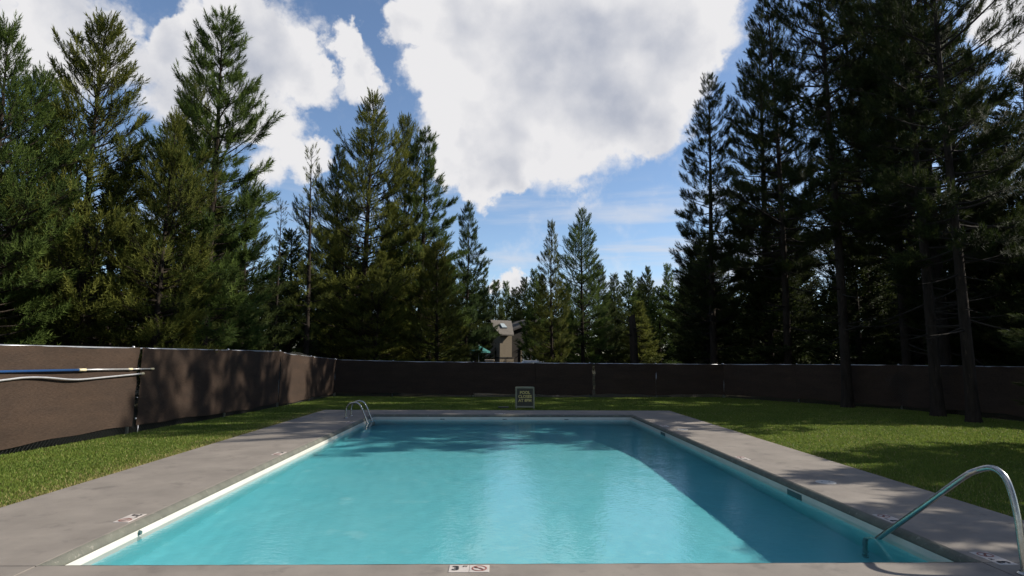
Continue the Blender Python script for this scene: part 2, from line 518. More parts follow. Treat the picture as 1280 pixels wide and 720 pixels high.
# sloping chamfered coping lip, one strip per side, mitred at the corners
prof = [(0.0, 0.0), (0.018, -0.004), (0.042, -0.024), (0.056, -0.055), (LIP, -0.090), (0.045, -0.095), (-0.05, -0.096)]
def ring(off, z):
    return [(XL + off, YN + off, z), (XR - off, YN + off, z), (XR - off, YF - off, z), (XL + off, YF - off, z)]
rng_c = random.Random(4)
for s in range(4):
    V, F = [], []
    NSEG = 60
    for k in range(NSEG + 1):
        t = k / NSEG
        for off, z in prof:
            a, b = Vector(ring(off, z)[s]), Vector(ring(off, z)[(s + 1) % 4])
            p = a.lerp(b, t)
            p.z += rng_c.uniform(-0.0015, 0.0015) if 0 < k < NSEG else 0
            V.append(p)
    m_ = len(prof)
    for k in range(NSEG):
        for q in range(m_ - 1):
            F.append((k * m_ + q, (k + 1) * m_ + q, (k + 1) * m_ + q + 1, k * m_ + q + 1))
    mesh_obj('coping', V, F, M['coping'], basin, True)
# floor: shallow near end, deeper far end
TB = -0.27
def zfloor(y):
    t = max(0.0, (y - 10.5) / (yf - 10.5))
    return -0.90 - 0.02 * (y - yn) / 5 - 0.50 * (t * t * (3 - 2 * t))
ys = np.linspace(yn, yf, 25)
V, F = [], []
for y in ys:
    V += [(xl, y, zfloor(y)), (xr, y, zfloor(y))]
F = [(2 * i, 2 * i + 1, 2 * i + 3, 2 * i + 2) for i in range(24)]
recv = [mesh_obj('pool_floor', V, F, M['plaster'], basin, True)]
for (side, x) in (('L', xl), ('R', xr)):
    V = []
    for y in ys:
        V += [(x, y, zfloor(y)), (x, y, TB)]
    recv.append(mesh_obj('pool_wall', V, F, M['plaster'], basin))
for y in (yn, yf):
    recv.append(mesh_obj('pool_wall', [(xl, y, zfloor(y)), (xr, y, zfloor(y)), (xr, y, TB), (xl, y, TB)], [(0, 1, 2, 3)], M['plaster'], basin))
p = 0.004
for a, b in (((xl + p, yn), (xl + p, yf)), ((xr - p, yn), (xr - p, yf)), ((xl, yn + p), (xr, yn + p)), ((xl, yf - p), (xr, yf - p))):
    recv.append(mesh_obj('tile_band', [(*a, TB - 0.006), (*b, TB - 0.006), (*b, -0.07), (*a, -0.07)], [(0, 1, 2, 3)], M['tile_white'], basin))
# return fitting on the left wall, skimmer mouth on the right
bm = bmesh.new()
bmesh.ops.create_cone(bm, cap_ends=True, segments=18, radius1=0.026, radius2=0.018, depth=0.03, matrix=Matrix.Translation((xl + 0.012, 6.05, -0.098)) @ Matrix.Rotation(R(90), 4, 'Y'))
bm_obj('return_fitting', bm, M['dark_hole'], basin)
for y0 in (7.55, 13.6):
    fr = box('skimmer_mouth', xr - 0.012, xr - 0.006, y0, y0 + 0.36, -0.25, -0.088, M['dark_hole'], basin)
for x0 in (-1.6, 0.15, 1.9):
    box('gutter_notch', x0, x0 + 0.12, yf - 0.012, yf - 0.006, -0.16, -0.12, M['dark_hole'], basin)

# water surface with real low ripples
nx, ny = 244, 404
X, Y = np.meshgrid(np.linspace(xl + 0.005, xr - 0.005, nx), np.linspace(yn + 0.005, yf - 0.005, ny))
rg = np.random.default_rng(5)
Z = np.zeros_like(X)
for i in range(46):
    lam = 0.16 * (7.0 ** rg.random())
    a = rg.normal(0.4, 0.9)
    k = 2 * math.pi / lam
    Z += 0.00021 * lam ** 1.0 * np.sin(k * (X * math.cos(a) + Y * math.sin(a)) + rg.uniform(0, 6.28)) * (0.6 + 0.4 * np.sin(X * rg.uniform(.3, 1.2) + Y * rg.uniform(.3, 1.0) + rg.uniform(0, 6)))
v = np.stack([X, Y, Z + WATER], -1).reshape(-1, 3)
I = np.arange(nx * ny).reshape(ny, nx)
F = np.stack([I[:-1, :-1], I[:-1, 1:], I[1:, 1:], I[1:, :-1]], -1).reshape(-1, 4)

def np_mesh(name, v, f):
    me = bpy.data.meshes.new(name)
    k = f.shape[1]
    me.vertices.add(len(v)); me.loops.add(f.size); me.polygons.add(len(f))
    me.vertices.foreach_set('co', np.ascontiguousarray(v, dtype=np.float32).ravel())
    me.loops.foreach_set('vertex_index', np.ascontiguousarray(f, dtype=np.int32).ravel())
    me.polygons.foreach_set('loop_start', np.arange(0, f.size, k, dtype=np.int32))
    me.polygons.foreach_set('loop_total', np.full(len(f), k, dtype=np.int32))
    me.update(calc_edges=True)
    return me
wme = np_mesh('pool_water', v, F)
water = link_mesh('pool_water', wme, M['water'], None, True)
tag(water, kind='structure')
water.cycles.is_caustics_caster = True
for r_ in recv:
    r_.cycles.is_caustics_receiver = True

# ------------------------------------------------------------------ fence lines
FL = [(-8.86, 3.4), (-7.25, 17.2), (-6.75, 25.0)]
FB = [(-6.75, 25.0), (9.4, 24.7)]
FR = [(9.4, 24.7), (13.1, 19.2), (14.0, 15.0), (15.2, 9.5), (16.0, 4.0)]

def poly_x(line, y):
    pts = sorted(line, key=lambda q: q[1])
    return np.interp(y, [q[1] for q in pts], [q[0] for q in pts])

# lawn sheets
lawn_r = [(DR - 0.0, -4), (15.9, -4)] + [(x, y) for x, y in FR[::-1]] + [(9.4, DF), (DR, DF)]
lawn_l = [(DL, -4), (DL, DF), (-6.75, DF), (-6.75, 25.0), (-7.25, 17.2), (-8.86, 3.4), (-9.6, -4)]
lawn = tag(empty('lawn'), kind='structure')
zt = -0.02
mesh_obj('turf', [(x, y, zt) for x, y in [(DR, -4), (16.6, -4), (16.0, 4.0), (15.2, 9.5), (14.0, 15.0), (13.1, 19.2), (9.4, 24.7), (DR, 24.78)]], [tuple(range(8))], M['turf'], lawn)
mesh_obj('turf', [(x, y, zt) for x, y in [(DL, -4), (DL, 24.97), (-6.75, 25.0), (-7.25, 17.2), (-8.86, 3.4), (-9.6, -4)]], [tuple(range(6))], M['turf'], lawn)
mesh_obj('turf', [(x, y, zt) for x, y in [(DL, DF), (DR, DF), (DR, 24.78), (DL, 24.97)]], [(0, 1, 2, 3)], M['turf'], lawn)

# grass blades: single tapered faces, denser near the photographer
rg = np.random.default_rng(11)
N = 2000000
gx_ = rg.uniform(-9.2, 16.3, N); gy_ = rg.uniform(3.0, 25.0, N)
dist = np.hypot(gx_, gy_)
inside = (((gx_ < DL) & (gx_ > poly_x(FL, gy_) + 0.05)) | ((gx_ > DR) & (gx_ < poly_x(FR, gy_) - 0.05)) | ((gy_ > DF) & (gx_ > poly_x(FL, gy_)) & (gx_ < poly_x(FR, gy_)) & (gy_ < 24.66)))
inside &= np.abs(np.arctan2(gx_, gy_) + R(-1.3)) < R(47)
keep = inside & (rg.random(N) < np.clip((9.0 / dist) ** 1.1, 0, 1))
gx_, gy_, dist = gx_[keep], gy_[keep], dist[keep]
n = len(gx_)
edge_d = np.minimum(np.where(gx_ < 0, DL - gx_, gx_ - DR), 9)
edge_d = np.where((gy_ > DF), np.maximum(edge_d, gy_ - DF), edge_d)
edge_d = np.where((gx_ > DL) & (gx_ < DR), gy_ - DF, edge_d)
patch = 0.5 + 0.25 * np.sin(gx_ * 2.1 + 1.3 * np.sin(gy_ * 1.7)) + 0.25 * np.sin(gy_ * 2.7 + 1.1 * np.sin(gx_ * 3.1))
tint = np.clip(rg.normal(0.28, 0.16, n) + 0.16 * (patch - 0.5), 0, 0.6)
dry = rg.random(n) < (0.04 + 0.10 * np.clip(np.sin(gx_ * 1.3 + 2 * np.sin(gy_ * .9)) - 0.4, 0, 1) + 0.80 * np.exp(-(edge_d / 0.20)) * (gx_ < DL) + 0.25 * np.exp(-(edge_d / 0.10)) * (gx_ >= DL))
tint[dry] = rg.uniform(0.65, 1.0, dry.sum())
hgt = rg.uniform(0.018, 0.038, n) * (0.85 + 0.4 * patch)
hgt *= np.where(edge_d < 0.08, 0.8, 1.0)
wid = 0.0032 * (1 + dist / 9.0)
a = rg.uniform(0, 2 * math.pi, n)
lean = hgt * rg.uniform(0.1, 0.9, n); b_ = rg.uniform(0, 2 * math.pi, n)
base = np.stack([gx_, gy_, np.full(n, zt)], -1)
side = np.stack([np.cos(a), np.sin(a), np.zeros(n)], -1) * wid[:, None]
tip = base + np.stack([np.cos(b_) * lean, np.sin(b_) * lean, hgt], -1)
gv = np.stack([base - side, base + side, tip], 1).reshape(-1, 3)
gme = np_mesh('grass', gv, np.arange(3 * n).reshape(n, 3))
att = gme.attributes.new('tint', 'FLOAT', 'POINT')
att.data.foreach_set('value', np.repeat(tint, 3).astype(np.float32))
tag(link_mesh('grass', gme, M['grass']), 'short mown green grass with dry straw edge beside the deck', 'grass', kind='stuff')

# ------------------------------------------------------------------ fences: pipe posts and rails, chain link, privacy fabric
def fence(name, label, pts, heights, stations, gaps, inward, droop, seed):
    """stations: distances along the line where posts stand and the fabric is laced; gaps: width of the open lacing at a station"""
    rnd = random.Random(seed)
    root = tag(empty(name, (pts[0][0], pts[0][1], 0)), label, 'fence')
    o0 = Vector((pts[0][0], pts[0][1], 0))
    P = [Vector((x, y, 0)) - o0 for x, y in pts]
    cum = [0.0]
    for i in range(len(P) - 1):
        cum.append(cum[-1] + (P[i + 1] - P[i]).length)
    def on(s):
        s = min(max(s, 0), cum[-1] - 1e-6)
        for i in range(len(P) - 1):
            if s <= cum[i + 1]:
                t = (s - cum[i]) / (cum[i + 1] - cum[i])
                return P[i].lerp(P[i + 1], t), (P[i + 1] - P[i]).normalized()
    def H(s):
        return float(np.interp(s, [q[0] for q in heights], [q[1] for q in heights]))
    def nrm(s):
        _, t = on(s)
        return Vector((-t.y, t.x, 0)) * inward
    st = sorted(stations)
    for s in st:
        p_, _ = on(s - 0.16 if s in gaps else s)
        h = H(s)
        post = tube('post', [p_ + Vector((0, 0, -0.2)), p_ + Vector((0, 0, h - 0.015))], 0.030, M['galv'], root, 10)
        bm = bmesh.new()
        bmesh.ops.create_uvsphere(bm, u_segments=10, v_segments=6, radius=0.036, matrix=Matrix.Translation(p_ + Vector((0, 0, h - 0.01))))
        bm_obj('post_cap', bm, M['galv'], post, True)
    for a, b in zip(st[:-1], st[1:]):
        pa, _ = on(a); pb, _ = on(b)
        k = 4
        pl = [on(a + (b - a) * i / k)[0] + Vector((0, 0, H(a + (b - a) * i / k) - 0.03)) for i in range(k + 1)]
        tube('top_rail', pl, 0.021, M['galv'], root, 8)
        # fabric between the posts
        ga = gaps.get(a, -0.05) / 2; gb = gaps.get(b, -0.05) / 2
        NX, NZ = max(10, int((b - a) * 9)), 16
        ph = [rnd.uniform(0, 6.28) for _ in range(8)]
        crease = True; rnd.random()
        slack = rnd.uniform(0.5, 1.0)
        low = rnd.uniform(0.08, 0.14)
        lay = 0.010 * (len([c for c in root.children if c.name.startswith('fabric')]) % 2)
        V, F = [], []
        for i in range(NX + 1):
            u = i / NX
            for j in range(NZ + 1):
                w = j / NZ
                gj = 0.010 * math.sin(w * 17 + ph[0]) + 0.008 * math.sin(w * 31 + ph[1])
                s = a + ga + (b - a - ga - gb) * u + gj * ((1 - u) * (ga > 0.01) + u * (gb > 0.01)) * (1 if (ga > .01 or gb > .01) else 0)
                p_, _ = on(s)
                top = H(s) - 0.012 - droop * slack * (4 * u * (1 - u)) * (0.6 + 0.4 * math.sin(9 * u + ph[2])) - 0.012 * max(0, math.sin(23 * u + ph[3]))
                bot = low + 0.035 * math.sin(3 * u + ph[4]) + 0.012 * math.sin(14 * u + ph[5])
                z = bot + (top - bot) * w
                d = 0.036 + lay + 0.016 * math.sin(2.4 * (s) + ph[6]) * (0.3 + w * (1 - w) * 3)
                d += 0.008 * math.sin(11 * u + 3 * w + ph[7]) + 0.004 * math.sin(w * 13 + 5 * u + ph[1])
                if crease:   # slack folds running down from the upper corner
                    q = (1 - u) * (b - a) * 0.5 + (w - 1) * (top - bot) * 1.15
                    d += 0.034 * math.exp(-((q - 0.02) / 0.05) ** 2) * math.exp(-((1 - u) * 4) ** 2 * 0.5) * (w > 0.4)
                    d += 0.022 * math.exp(-((q + 0.16) / 0.06) ** 2) * math.exp(-((1 - u) * 4) ** 2 * 0.5)
                V.append(p_ + nrm(s) * d + Vector((0, 0, z)))
        for i in range(NX):
            for j in range(NZ):
                F.append((i * (NZ + 1) + j, (i + 1) * (NZ + 1) + j, (i + 1) * (NZ + 1) + j + 1, i * (NZ + 1) + j + 1))
        mesh_obj('fabric_panel', V, F, M['fabric'], root, True)
    # chain link: two families of slanting wires
    V, F = [], []
    dx = 0.075
    s = st[0]
    while s < st[-1]:
        for sg in (-1, 1):
            p0, t = on(s)
            h = H(s) - 0.04
            s1 = s + sg * h * 0.9
            if s1 < st[0] or s1 > st[-1]:
                continue
            p1, _ = on(s1)
            off = nrm(s) * (0.004 * sg)
            n0 = len(V)
            a0, a1 = p0 + off + Vector((0, 0, 0.0)), p1 + off + Vector((0, 0, h))
            side = (a1 - a0).normalized().cross(nrm(s)) * 0.0035
            dep = nrm(s) * 0.004
            V += [a0 - side, a0 + side, a0 + dep, a1 - side, a1 + side, a1 + dep]
            F += [(n0, n0 + 1, n0 + 4, n0 + 3), (n0 + 1, n0 + 2, n0 + 5, n0 + 4), (n0 + 2, n0, n0 + 3, n0 + 5)]
        s += dx
    tag(mesh_obj('chain_link', V, F, M['black_wire'], root), kind='stuff')
    return root, on, nrm, H

def along(pts, x=None, y=None):
    s = 0
    for (ax, ay), (bx, by) in zip(pts[:-1], pts[1:]):
        L_ = math.hypot(bx - ax, by - ay)
        t = (y - ay) / (by - ay) if y is not None else (x - ax) / (bx - ax)
        if -1e-6 <= t <= 1 + 1e-6:
            return s + t * L_
        s += L_
def total(pts):
    return sum(math.hypot(b[0] - a[0], b[1] - a[1]) for a, b in zip(pts[:-1], pts[1:]))

s_seam = along(FL, y=13.02)
stL = [0.05, along(FL, y=6.6), along(FL, y=9.75), s_seam, along(FL, y=16.4), along(FL, y=19.6), along(FL, y=22.3), total(FL) - 0.02]
fl, onL, nrmL, HL = fence('privacy_fence', 'brown fabric privacy fence in sunlight along the left lawn with poles hanging on it', FL,
      [(0, 1.79), (along(FL, y=19.6), 1.79), (along(FL, y=20.4), 1.70), (total(FL), 1.52)], stL, {s_seam: 0.10}, -1, 0.04, 3)
stB = [0.02, along(FB, x=-4.35), along(FB, x=-1.0), along(FB, x=4.0), along(FB, x=1.6), along(FB, x=6.6), total(FB) - 0.02]
fence('privacy_fence', 'shaded dark fabric fence across the far end of the lawn behind the notice board', FB,
      [(0, 1.50), (3, 1.44), (9, 1.40), (total(FB), 1.38)], stB, {along(FB, x=4.0): 0.11}, -1, 0.03, 8)
stR = [0.02, 3.2, total(FR[:2]), total(FR[:2]) + 2.2, total(FR[:3]), total(FR[:3]) + 2.8, total(FR[:4]), total(FR) - 0.02]
fence('privacy_fence', 'dark fabric fence bending around the shaded right lawn behind pine trunks', FR,
      [(0, 1.38), (5, 1.43), (total(FR), 1.46)], stR, {}, -1, 0.03, 15)

# white lacing buttons and a stake in the seam of the sunny fence
p_, t_ = onL(s_seam)
o0 = Vector((FL[0][0], FL[0][1], 0))
for z in (0.28, 0.72, 1.33):
    bm = bmesh.new()
    bmesh.ops.create_uvsphere(bm, u_segments=10, v_segments=6, radius=0.018 if z < 0.5 else 0.011, matrix=Matrix.Translation(p_ + nrmL(s_seam) * 0.05 + Vector((0.0, 0.01, z))))
    bm_obj('lacing_button', bm, M['white_paint'], fl, True)
tube('stake', [p_ + nrmL(s_seam) * 0.10 + Vector((0, 0.03, -0.05)), p_ + nrmL(s_seam) * 0.10 + Vector((0, 0.03, 0.14))], 0.010, M['alu'], fl, 8)

# poles hung along the sunny fence
def fpt(y, z, d=0.085):
    s = along(FL, y=y)
    q, _ = onL(s)
    return q + o0 + nrmL(s) * d + Vector((0, 0, z))
org = fpt(8.0, 0)
def rel(ps):
    return [q - org for q in ps]
pa = tag(empty('telescopic_pole', org), 'straight telescopic pool pole, blue with silver end, on the sunny fence', 'pole')
tube('blue_tube', rel([fpt(7.2, 1.345), fpt(11.45, 1.335)]), 0.022, M['blue_pole'], pa, 12)
tube('silver_tube', rel([fpt(11.45, 1.335), fpt(12.72, 1.325)]), 0.018, M['alu'], pa, 12)
tube('silver_tube', rel([fpt(12.72, 1.325), fpt(13.36, 1.322)]), 0.014, M['alu'], pa, 12)
tube('locking_collar', rel([fpt(11.40, 1.335), fpt(11.56, 1.334)]), 0.026, M['cream_plastic'], pa, 12)
tube('locking_collar', rel([fpt(12.66, 1.326), fpt(12.77, 1.325)]), 0.023, M['cream_plastic'], pa, 12)
tube('end_cap', rel([fpt(13.32, 1.322), fpt(13.42, 1.321)]), 0.019, M['cream_plastic'], pa, 12)
tube('hanger', rel([fpt(9.75, 1.36, 0.03), fpt(9.75, 1.31, 0.115), fpt(9.75, 1.345, 0.125)]), 0.006, M['galv'], pa, 6)
tube('hanger', rel([fpt(13.02, 1.36, 0.03), fpt(13.02, 1.295, 0.10), fpt(13.02, 1.33, 0.12)]), 0.006, M['galv'], pa, 6)
pb = tag(empty('bent_pole', org), 'bent silver aluminium pole hanging below the blue pole on the fence', 'pole')
tube('pole_tube', rel(smooth_path([fpt(7.4, 1.02), fpt(8.9, 1.13), fpt(9.9, 1.20), fpt(10.3, 1.228), fpt(10.7, 1.215), fpt(11.2, 1.165), fpt(11.5, 1.157), fpt(11.9, 1.172), fpt(12.5, 1.198), fpt(13.05, 1.222)], 5)), 0.0185, M['alu'], pb, 12)
tube('end_cap', rel([fpt(13.02, 1.220), fpt(13.12, 1.225)]), 0.024, M['cream_plastic'], pb, 12)
tube('hanger', rel([fpt(13.02, 1.25, 0.03), fpt(13.02, 1.195, 0.10), fpt(13.02, 1.23, 0.12)]), 0.006, M['galv'], pb, 6)
tube('hanger', rel([fpt(9.75, 1.22, 0.03), fpt(9.75, 1.165, 0.10), fpt(9.75, 1.20, 0.12)]), 0.006, M['galv'], pb, 6)

# ------------------------------------------------------------------ pool furniture
def escutcheon(parent, x, y, r=0.055):
    bm = bmesh.new()
    disc(bm, x, y, 0.001, 0.022, r, 24, 0.014)
    return bm_obj('escutcheon', bm, M['steel'], parent, False)

gr = tag(empty('grab_rail', (3.975, 4.57, 0)), 'bent stainless steel grab rail leading into the near right pool corner', 'handrail')
path = smooth_path([(3.975, 4.57, -0.05), (3.975, 4.585, 0.2), (3.985, 4.61, 0.42), (3.995, 4.66, 0.60), (4.0, 4.72, 0.695), (3.995, 4.82, 0.733), (3.965, 4.93, 0.695), (3.91, 5.03, 0.615), (3.80, 5.42, 0.27), (3.71, 5.90, -0.12), (3.68, 6.02, -0.23), (3.675, 6.06, -0.33), (3.672, 6.07, -0.6), (3.67, 6.07, -1.08)], 7)
rail = tube('rail', [q - Vector((3.975, 4.57, 0)) for q in path], 0.0245, M['steel'], gr, 16)
escutcheon(rail, 0, 0.0)

ld = tag(empty('pool_ladder', (-3.98, 15.95, 0)), 'stainless steel pool ladder with two hooped rails at far left corner', 'ladder')
for y in (15.96, 16.52):
    path = smooth_path([(-3.98, y, -0.03), (-3.98, y, 0.18), (-3.96, y, 0.29), (-3.89, y, 0.375), (-3.76, y, 0.405), (-3.64, y, 0.36), (-3.55, y, 0.22), (-3.44, y, -0.04), (-3.39, y, -0.17), (-3.36, y, -0.35), (-3.355, y, -0.8), (-3.36, y, -1.1), (-3.44, y, -1.14)], 5)
    rail = tube('rail', [q - Vector((-3.98, 15.95, 0)) for q in path], 0.022, M['steel'], ld, 12)
    escutcheon(rail, 0, y - 15.95, 0.05)
for z in (-0.35, -0.62, -0.89):
    box('tread', 0.57, 0.66, 0.02, 0.56, z - 0.012, z + 0.012, M['steel'], ld, 0.006)

def marker(x, y, rz, digit, label, cells=2):
    o = tag(empty('depth_marker', (x, y, 0), rz), label, 'depth marker', 'depth markers set into the pool deck')
    g_ = 0.152
    tl = []
    for k in range(cells):
        cx = (k - (cells - 1) / 2) * (g_ + 0.003)
        tl.append(box('tile', cx - g_ / 2, cx + g_ / 2, -g_ / 2, g_ / 2, -0.004, 0.004, M['tile_marker'], o, 0.002))
    cx = -(g_ + 0.003) / 2
    text_obj('numeral', digit, 0.125, M['ink_black'], tl[0], (cx - 0.025, 0, 0.0055), (0, 0, 0), 0.004, 0.001)
    text_obj('lettering', 'FT', 0.035, M['ink_black'], tl[0], (cx + 0.045, 0.04, 0.0055), (0, 0, 0), 0.001, 0.001)
    cx = -cx
    # no diving: ring, slash and a small plunging figure
    V, F = [], []
    n_ = 30
    for k in range(n_):
        a = 2 * math.pi * k / n_
        for r_, z in ((0.058, 0.0045), (0.058, 0.0062), (0.047, 0.0062), (0.047, 0.0045)):
            V.append((cx + r_ * math.cos(a), r_ * math.sin(a), z))
    for k in range(n_):
        q, e = 4 * k, 4 * ((k + 1) % n_)
        for j in range(3):
            F.append((q + j, e + j, e + j + 1, q + j + 1))
    mesh_obj('prohibition_ring', V, F, M['ink_red'], tl[1])
    s_ = box('slash', -0.05, 0.05, -0.005, 0.005, 0.0064, 0.0074, M['ink_red'], tl[1])
    s_.location = (cx, 0, 0); s_.rotation_euler = (0, 0, R(-45))
    bm = bmesh.new()
    for (x0, y0, x1, y1, w_) in ((-0.03, 0.012, 0.01, 0.004, 0.006), (0.01, 0.004, 0.028, -0.018, 0.004), (-0.03, 0.012, -0.04, 0.026, 0.004)):
        d = Vector((x1 - x0, y1 - y0, 0)).normalized(); q = Vector((-d.y, d.x, 0)) * w_
        bm.faces.new([bm.verts.new(Vector((cx + a_, b_, 0.0063)) + s2 * q) for a_, b_, s2 in ((x0, y0, 1), (x0, y0, -1), (x1, y1, -1), (x1, y1, 1))])
    bm_obj('diver_symbol', bm, M['ink_black'], tl[1])
    return o
marker(-0.205, 4.735, 0, '3', 'white depth marker tiles centred on the near pool edge')
marker(-3.635, 6.19, R(-90), '3', 'white depth marker tiles on the sunny left deck nearest the camera')
marker(-3.62, 10.18, R(-90), '4', 'pale depth marker tiles halfway along the sunny left deck')
marker(-3.62, 14.95, R(-90), '5', 'small depth marker tiles on the left deck just before the ladder')
marker(0.08, 17.30, R(180), '5', 'tiny pale depth marker on the far deck in front of the notice board')
marker(3.98, 14.3, R(90), '5', 'farthest depth marker on the right deck, nearest the far pool corner')
marker(3.97, 9.73, R(90), '4', 'pale depth marker on the middle of the right deck beside the pool')
marker(3.97, 6.13, R(90), '3', 'depth marker behind the sloping grab rail on the right deck')
marker(4.03, 4.93, R(90), '3', 'depth marker at the foot of the grab rail by the corner joint')
for (x, y, lab) in ((4.30, 7.88, 'round white skimmer lid in the right deck nearer the grab rail'), (4.20, 13.6, 'round white skimmer lid far down the right deck')):
    bm = bmesh.new()
    disc(bm, 0, 0, -0.01, 0.006, 0.125, 36, 0.004)
    rim = tag(empty('skimmer_lid', (x, y, 0)), lab, 'skimmer lid', 'skimmer lids in the deck')
    bm_obj('lid', bm, M['white_lid'], rim)
    for a in (0.05, -0.05):
        bm = bmesh.new()
        disc(bm, a, 0, 0.0065, 0.0085, 0.012, 12)
        bm_obj('finger_hole', bm, M['dark_hole'], rim)

# notice board: folding two-leaf plastic stand on the grass
sg = tag(empty('notice_board', (0.88, 19.2, -0.02)), 'small dark A-frame notice board with yellow lettering on the far grass', 'sign')
def leaf(parent, sgn):
    W, Ht, tilt = 0.61, 0.70, R(11) * sgn
    rot = Matrix.Translation((0, -0.16 * sgn, 0)) @ Matrix.Rotation(-tilt, 4, 'X')
    def part(nm, bm, mat):
        bmesh.ops.transform(bm, matrix=rot, verts=bm.verts)
        return bm_obj(nm, bm, mat, parent)
    t = 0.02
    bm = bmesh.new(); add_box(bm, -W / 2, -W / 2 + 0.05, -t, t, 0, Ht, 0.008); part('frame_side', bm, M['sign_frame'])
    bm = bmesh.new(); add_box(bm, W / 2 - 0.05, W / 2, -t, t, 0, Ht, 0.008); part('frame_side', bm, M['sign_frame'])
    bm = bmesh.new(); add_box(bm, -W / 2 + 0.05, W / 2 - 0.05, -t, t, Ht - 0.05, Ht, 0.006); part('frame_top', bm, M['sign_frame'])
    bm = bmesh.new(); add_box(bm, -W / 2 + 0.05, W / 2 - 0.05, -t, t, 0.05, 0.10, 0.006); part('frame_foot', bm, M['sign_frame'])
    bm = bmesh.new(); add_box(bm, -W / 2 + 0.05, W / 2 - 0.05, -0.008, 0.008, 0.10, Ht - 0.05); pn = part('panel', bm, M['sign_panel'])
    return rot, pn
rot, pn = leaf(sg, 1)
leaf(sg, -1)
tube('hinge', [(-0.27, 0, 0.683), (0.27, 0, 0.683)], 0.02, M['sign_frame'], sg, 10)
for s_, z, sz in (('POOL', 0.52, 0.125), ('CLOSES', 0.395, 0.125), ('AT 8PM', 0.27, 0.125)):
    t = text_obj('lettering', s_, sz, M['sign_text'], pn, (0, 0, 0), (0, 0, 0), 0.004, 0.001)
    t.matrix_local = rot @ Matrix.Translation((0, -0.0105, z)) @ Matrix.Rotation(R(90), 4, 'X')

# valve box lid in the far grass
vb = tag(box('valve_box', -0.17, 0.17, -0.12, 0.12, -0.03, 0.035, M['valve_green'], None, 0.01), 'dark green valve box lid in the grass left of the notice board', 'valve box')
vb.location = (0.20, 19.3, 0)

# ------------------------------------------------------------------ house, umbrella and bits beyond the far fence
hs = tag(empty('house', (0.8, 60, 0), R(24)), 'taupe timber house with shingled roof and skylight beyond the far fence', 'house')
def prism(name, pts, y0, y1, mat, parent):
    n_ = len(pts)
    V = [(x, y0, z) for x, z in pts] + [(x, y1, z) for x, z in pts]
    F = [tuple(range(n_)), tuple(range(2 * n_ - 1, n_ - 1, -1))] + [(i, i + n_, (i + 1) % n_ + n_, (i + 1) % n_) for i in range(n_)]
    bm = bmesh.new()
    vs = [bm.verts.new(v) for v in V]
    for f in F:
        bm.faces.new([vs[i] for i in f])
    return bm_obj(name, bm, mat, parent)
# narrow stair bay facing the pool
box('wall', -0.63, 0.70, 0.0, 3.0, -0.3, 3.80, M['siding'], hs)
box('trim_band', -0.68, 0.95, -0.06, 3.0, 1.52, 1.66, M['trim'], hs)
box('lower_wall', -0.66, 0.92, -0.03, 3.0, -0.3, 1.515, M['siding'], hs)
bay = mesh_obj('bay_roof', [(-0.78, -0.35, 3.82), (0.76, -0.35, 3.80), (0.76, -0.35, 3.92), (-0.78, -0.35, 3.94), (-1.25, 0.35, 4.72), (1.05, 0.9, 5.40), (-1.30, 0.9, 5.42), (-1.25, 0.35, 4.62), (1.05, 3.0, 5.3), (-1.30, 3.0, 5.42)],
               [(0, 1, 2, 3), (3, 2, 5, 6, 4), (0, 3, 4, 7), (6, 5, 8, 9), (0, 7, 4, 3)], M['shingle'], hs)
sk = mesh_obj('skylight', [(-0.35, 0.10, 4.66), (0.22, 0.10, 4.66), (0.02, 0.45, 5.06), (-0.42, 0.45, 5.06), (-0.35, 0.14, 4.55), (0.22, 0.14, 4.55), (0.02, 0.5, 4.98), (-0.42, 0.5, 4.98)],
              [(0, 1, 2, 3), (0, 4, 5, 1), (1, 5, 6, 2), (3, 7, 4, 0)], M['glass_pane'], hs)
# main gabled block to the right, side roof and low wing to the left
box('wall', 0.72, 8.0, 0.6, 9.0, -0.3, 4.2, M['siding_shaded'], hs)
prism('gable_wall', [(0.72, 4.2), (8.0, 4.2), (4.4, 5.5)], 0.62, 9.0, M['siding_shaded'], hs)
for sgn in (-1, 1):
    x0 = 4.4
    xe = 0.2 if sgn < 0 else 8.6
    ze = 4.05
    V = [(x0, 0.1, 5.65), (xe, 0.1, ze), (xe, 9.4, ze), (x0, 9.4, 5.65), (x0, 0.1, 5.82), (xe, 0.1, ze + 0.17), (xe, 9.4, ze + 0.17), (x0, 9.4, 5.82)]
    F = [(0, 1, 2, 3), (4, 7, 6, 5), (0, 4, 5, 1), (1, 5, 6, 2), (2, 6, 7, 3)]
    mesh_obj('roof_slope', V, F, M['shingle_shaded'], hs)
for x0 in (2.2, 3.2):
    w_ = box('window', x0, x0 + 0.7, 0.55, 0.59, 0.9, 2.3, M['glass_pane'], hs)
    box('window_frame', x0 - 0.08, x0 + 0.78, 0.57, 0.598, 0.82, 2.38, M['siding'], w_)
box('corner_board', 1.95, 2.08, 0.5, 0.60, -0.3, 2.6, M['siding'], hs)
prism('wing_roof', [(-1.75, 1.55), (-0.70, 1.55), (-0.70, 2.75)], 1.0, 4.0, M['siding'], hs)
lw = tag(empty('outbuilding', (-3.0, 62, 0)), 'small tan plank wall behind the teal umbrella', 'building')
for k in range(4):
    box('plank', -0.42 + k * 0.26, -0.42 + k * 0.26 + 0.245, 0, 0.12, -0.2, 3.9 + 0.02 * (k % 2), M['siding'], lw, 0.01)
box('roof_board', -0.6, 0.8, -0.3, 1.4, 3.95, 4.1, M['shingle'], lw)
um = tag(empty('patio_umbrella', (-1.42, 45, 0)), 'open teal patio umbrella showing above the far fence', 'umbrella')
n_ = 8
V = [(0, 0, 2.52)]
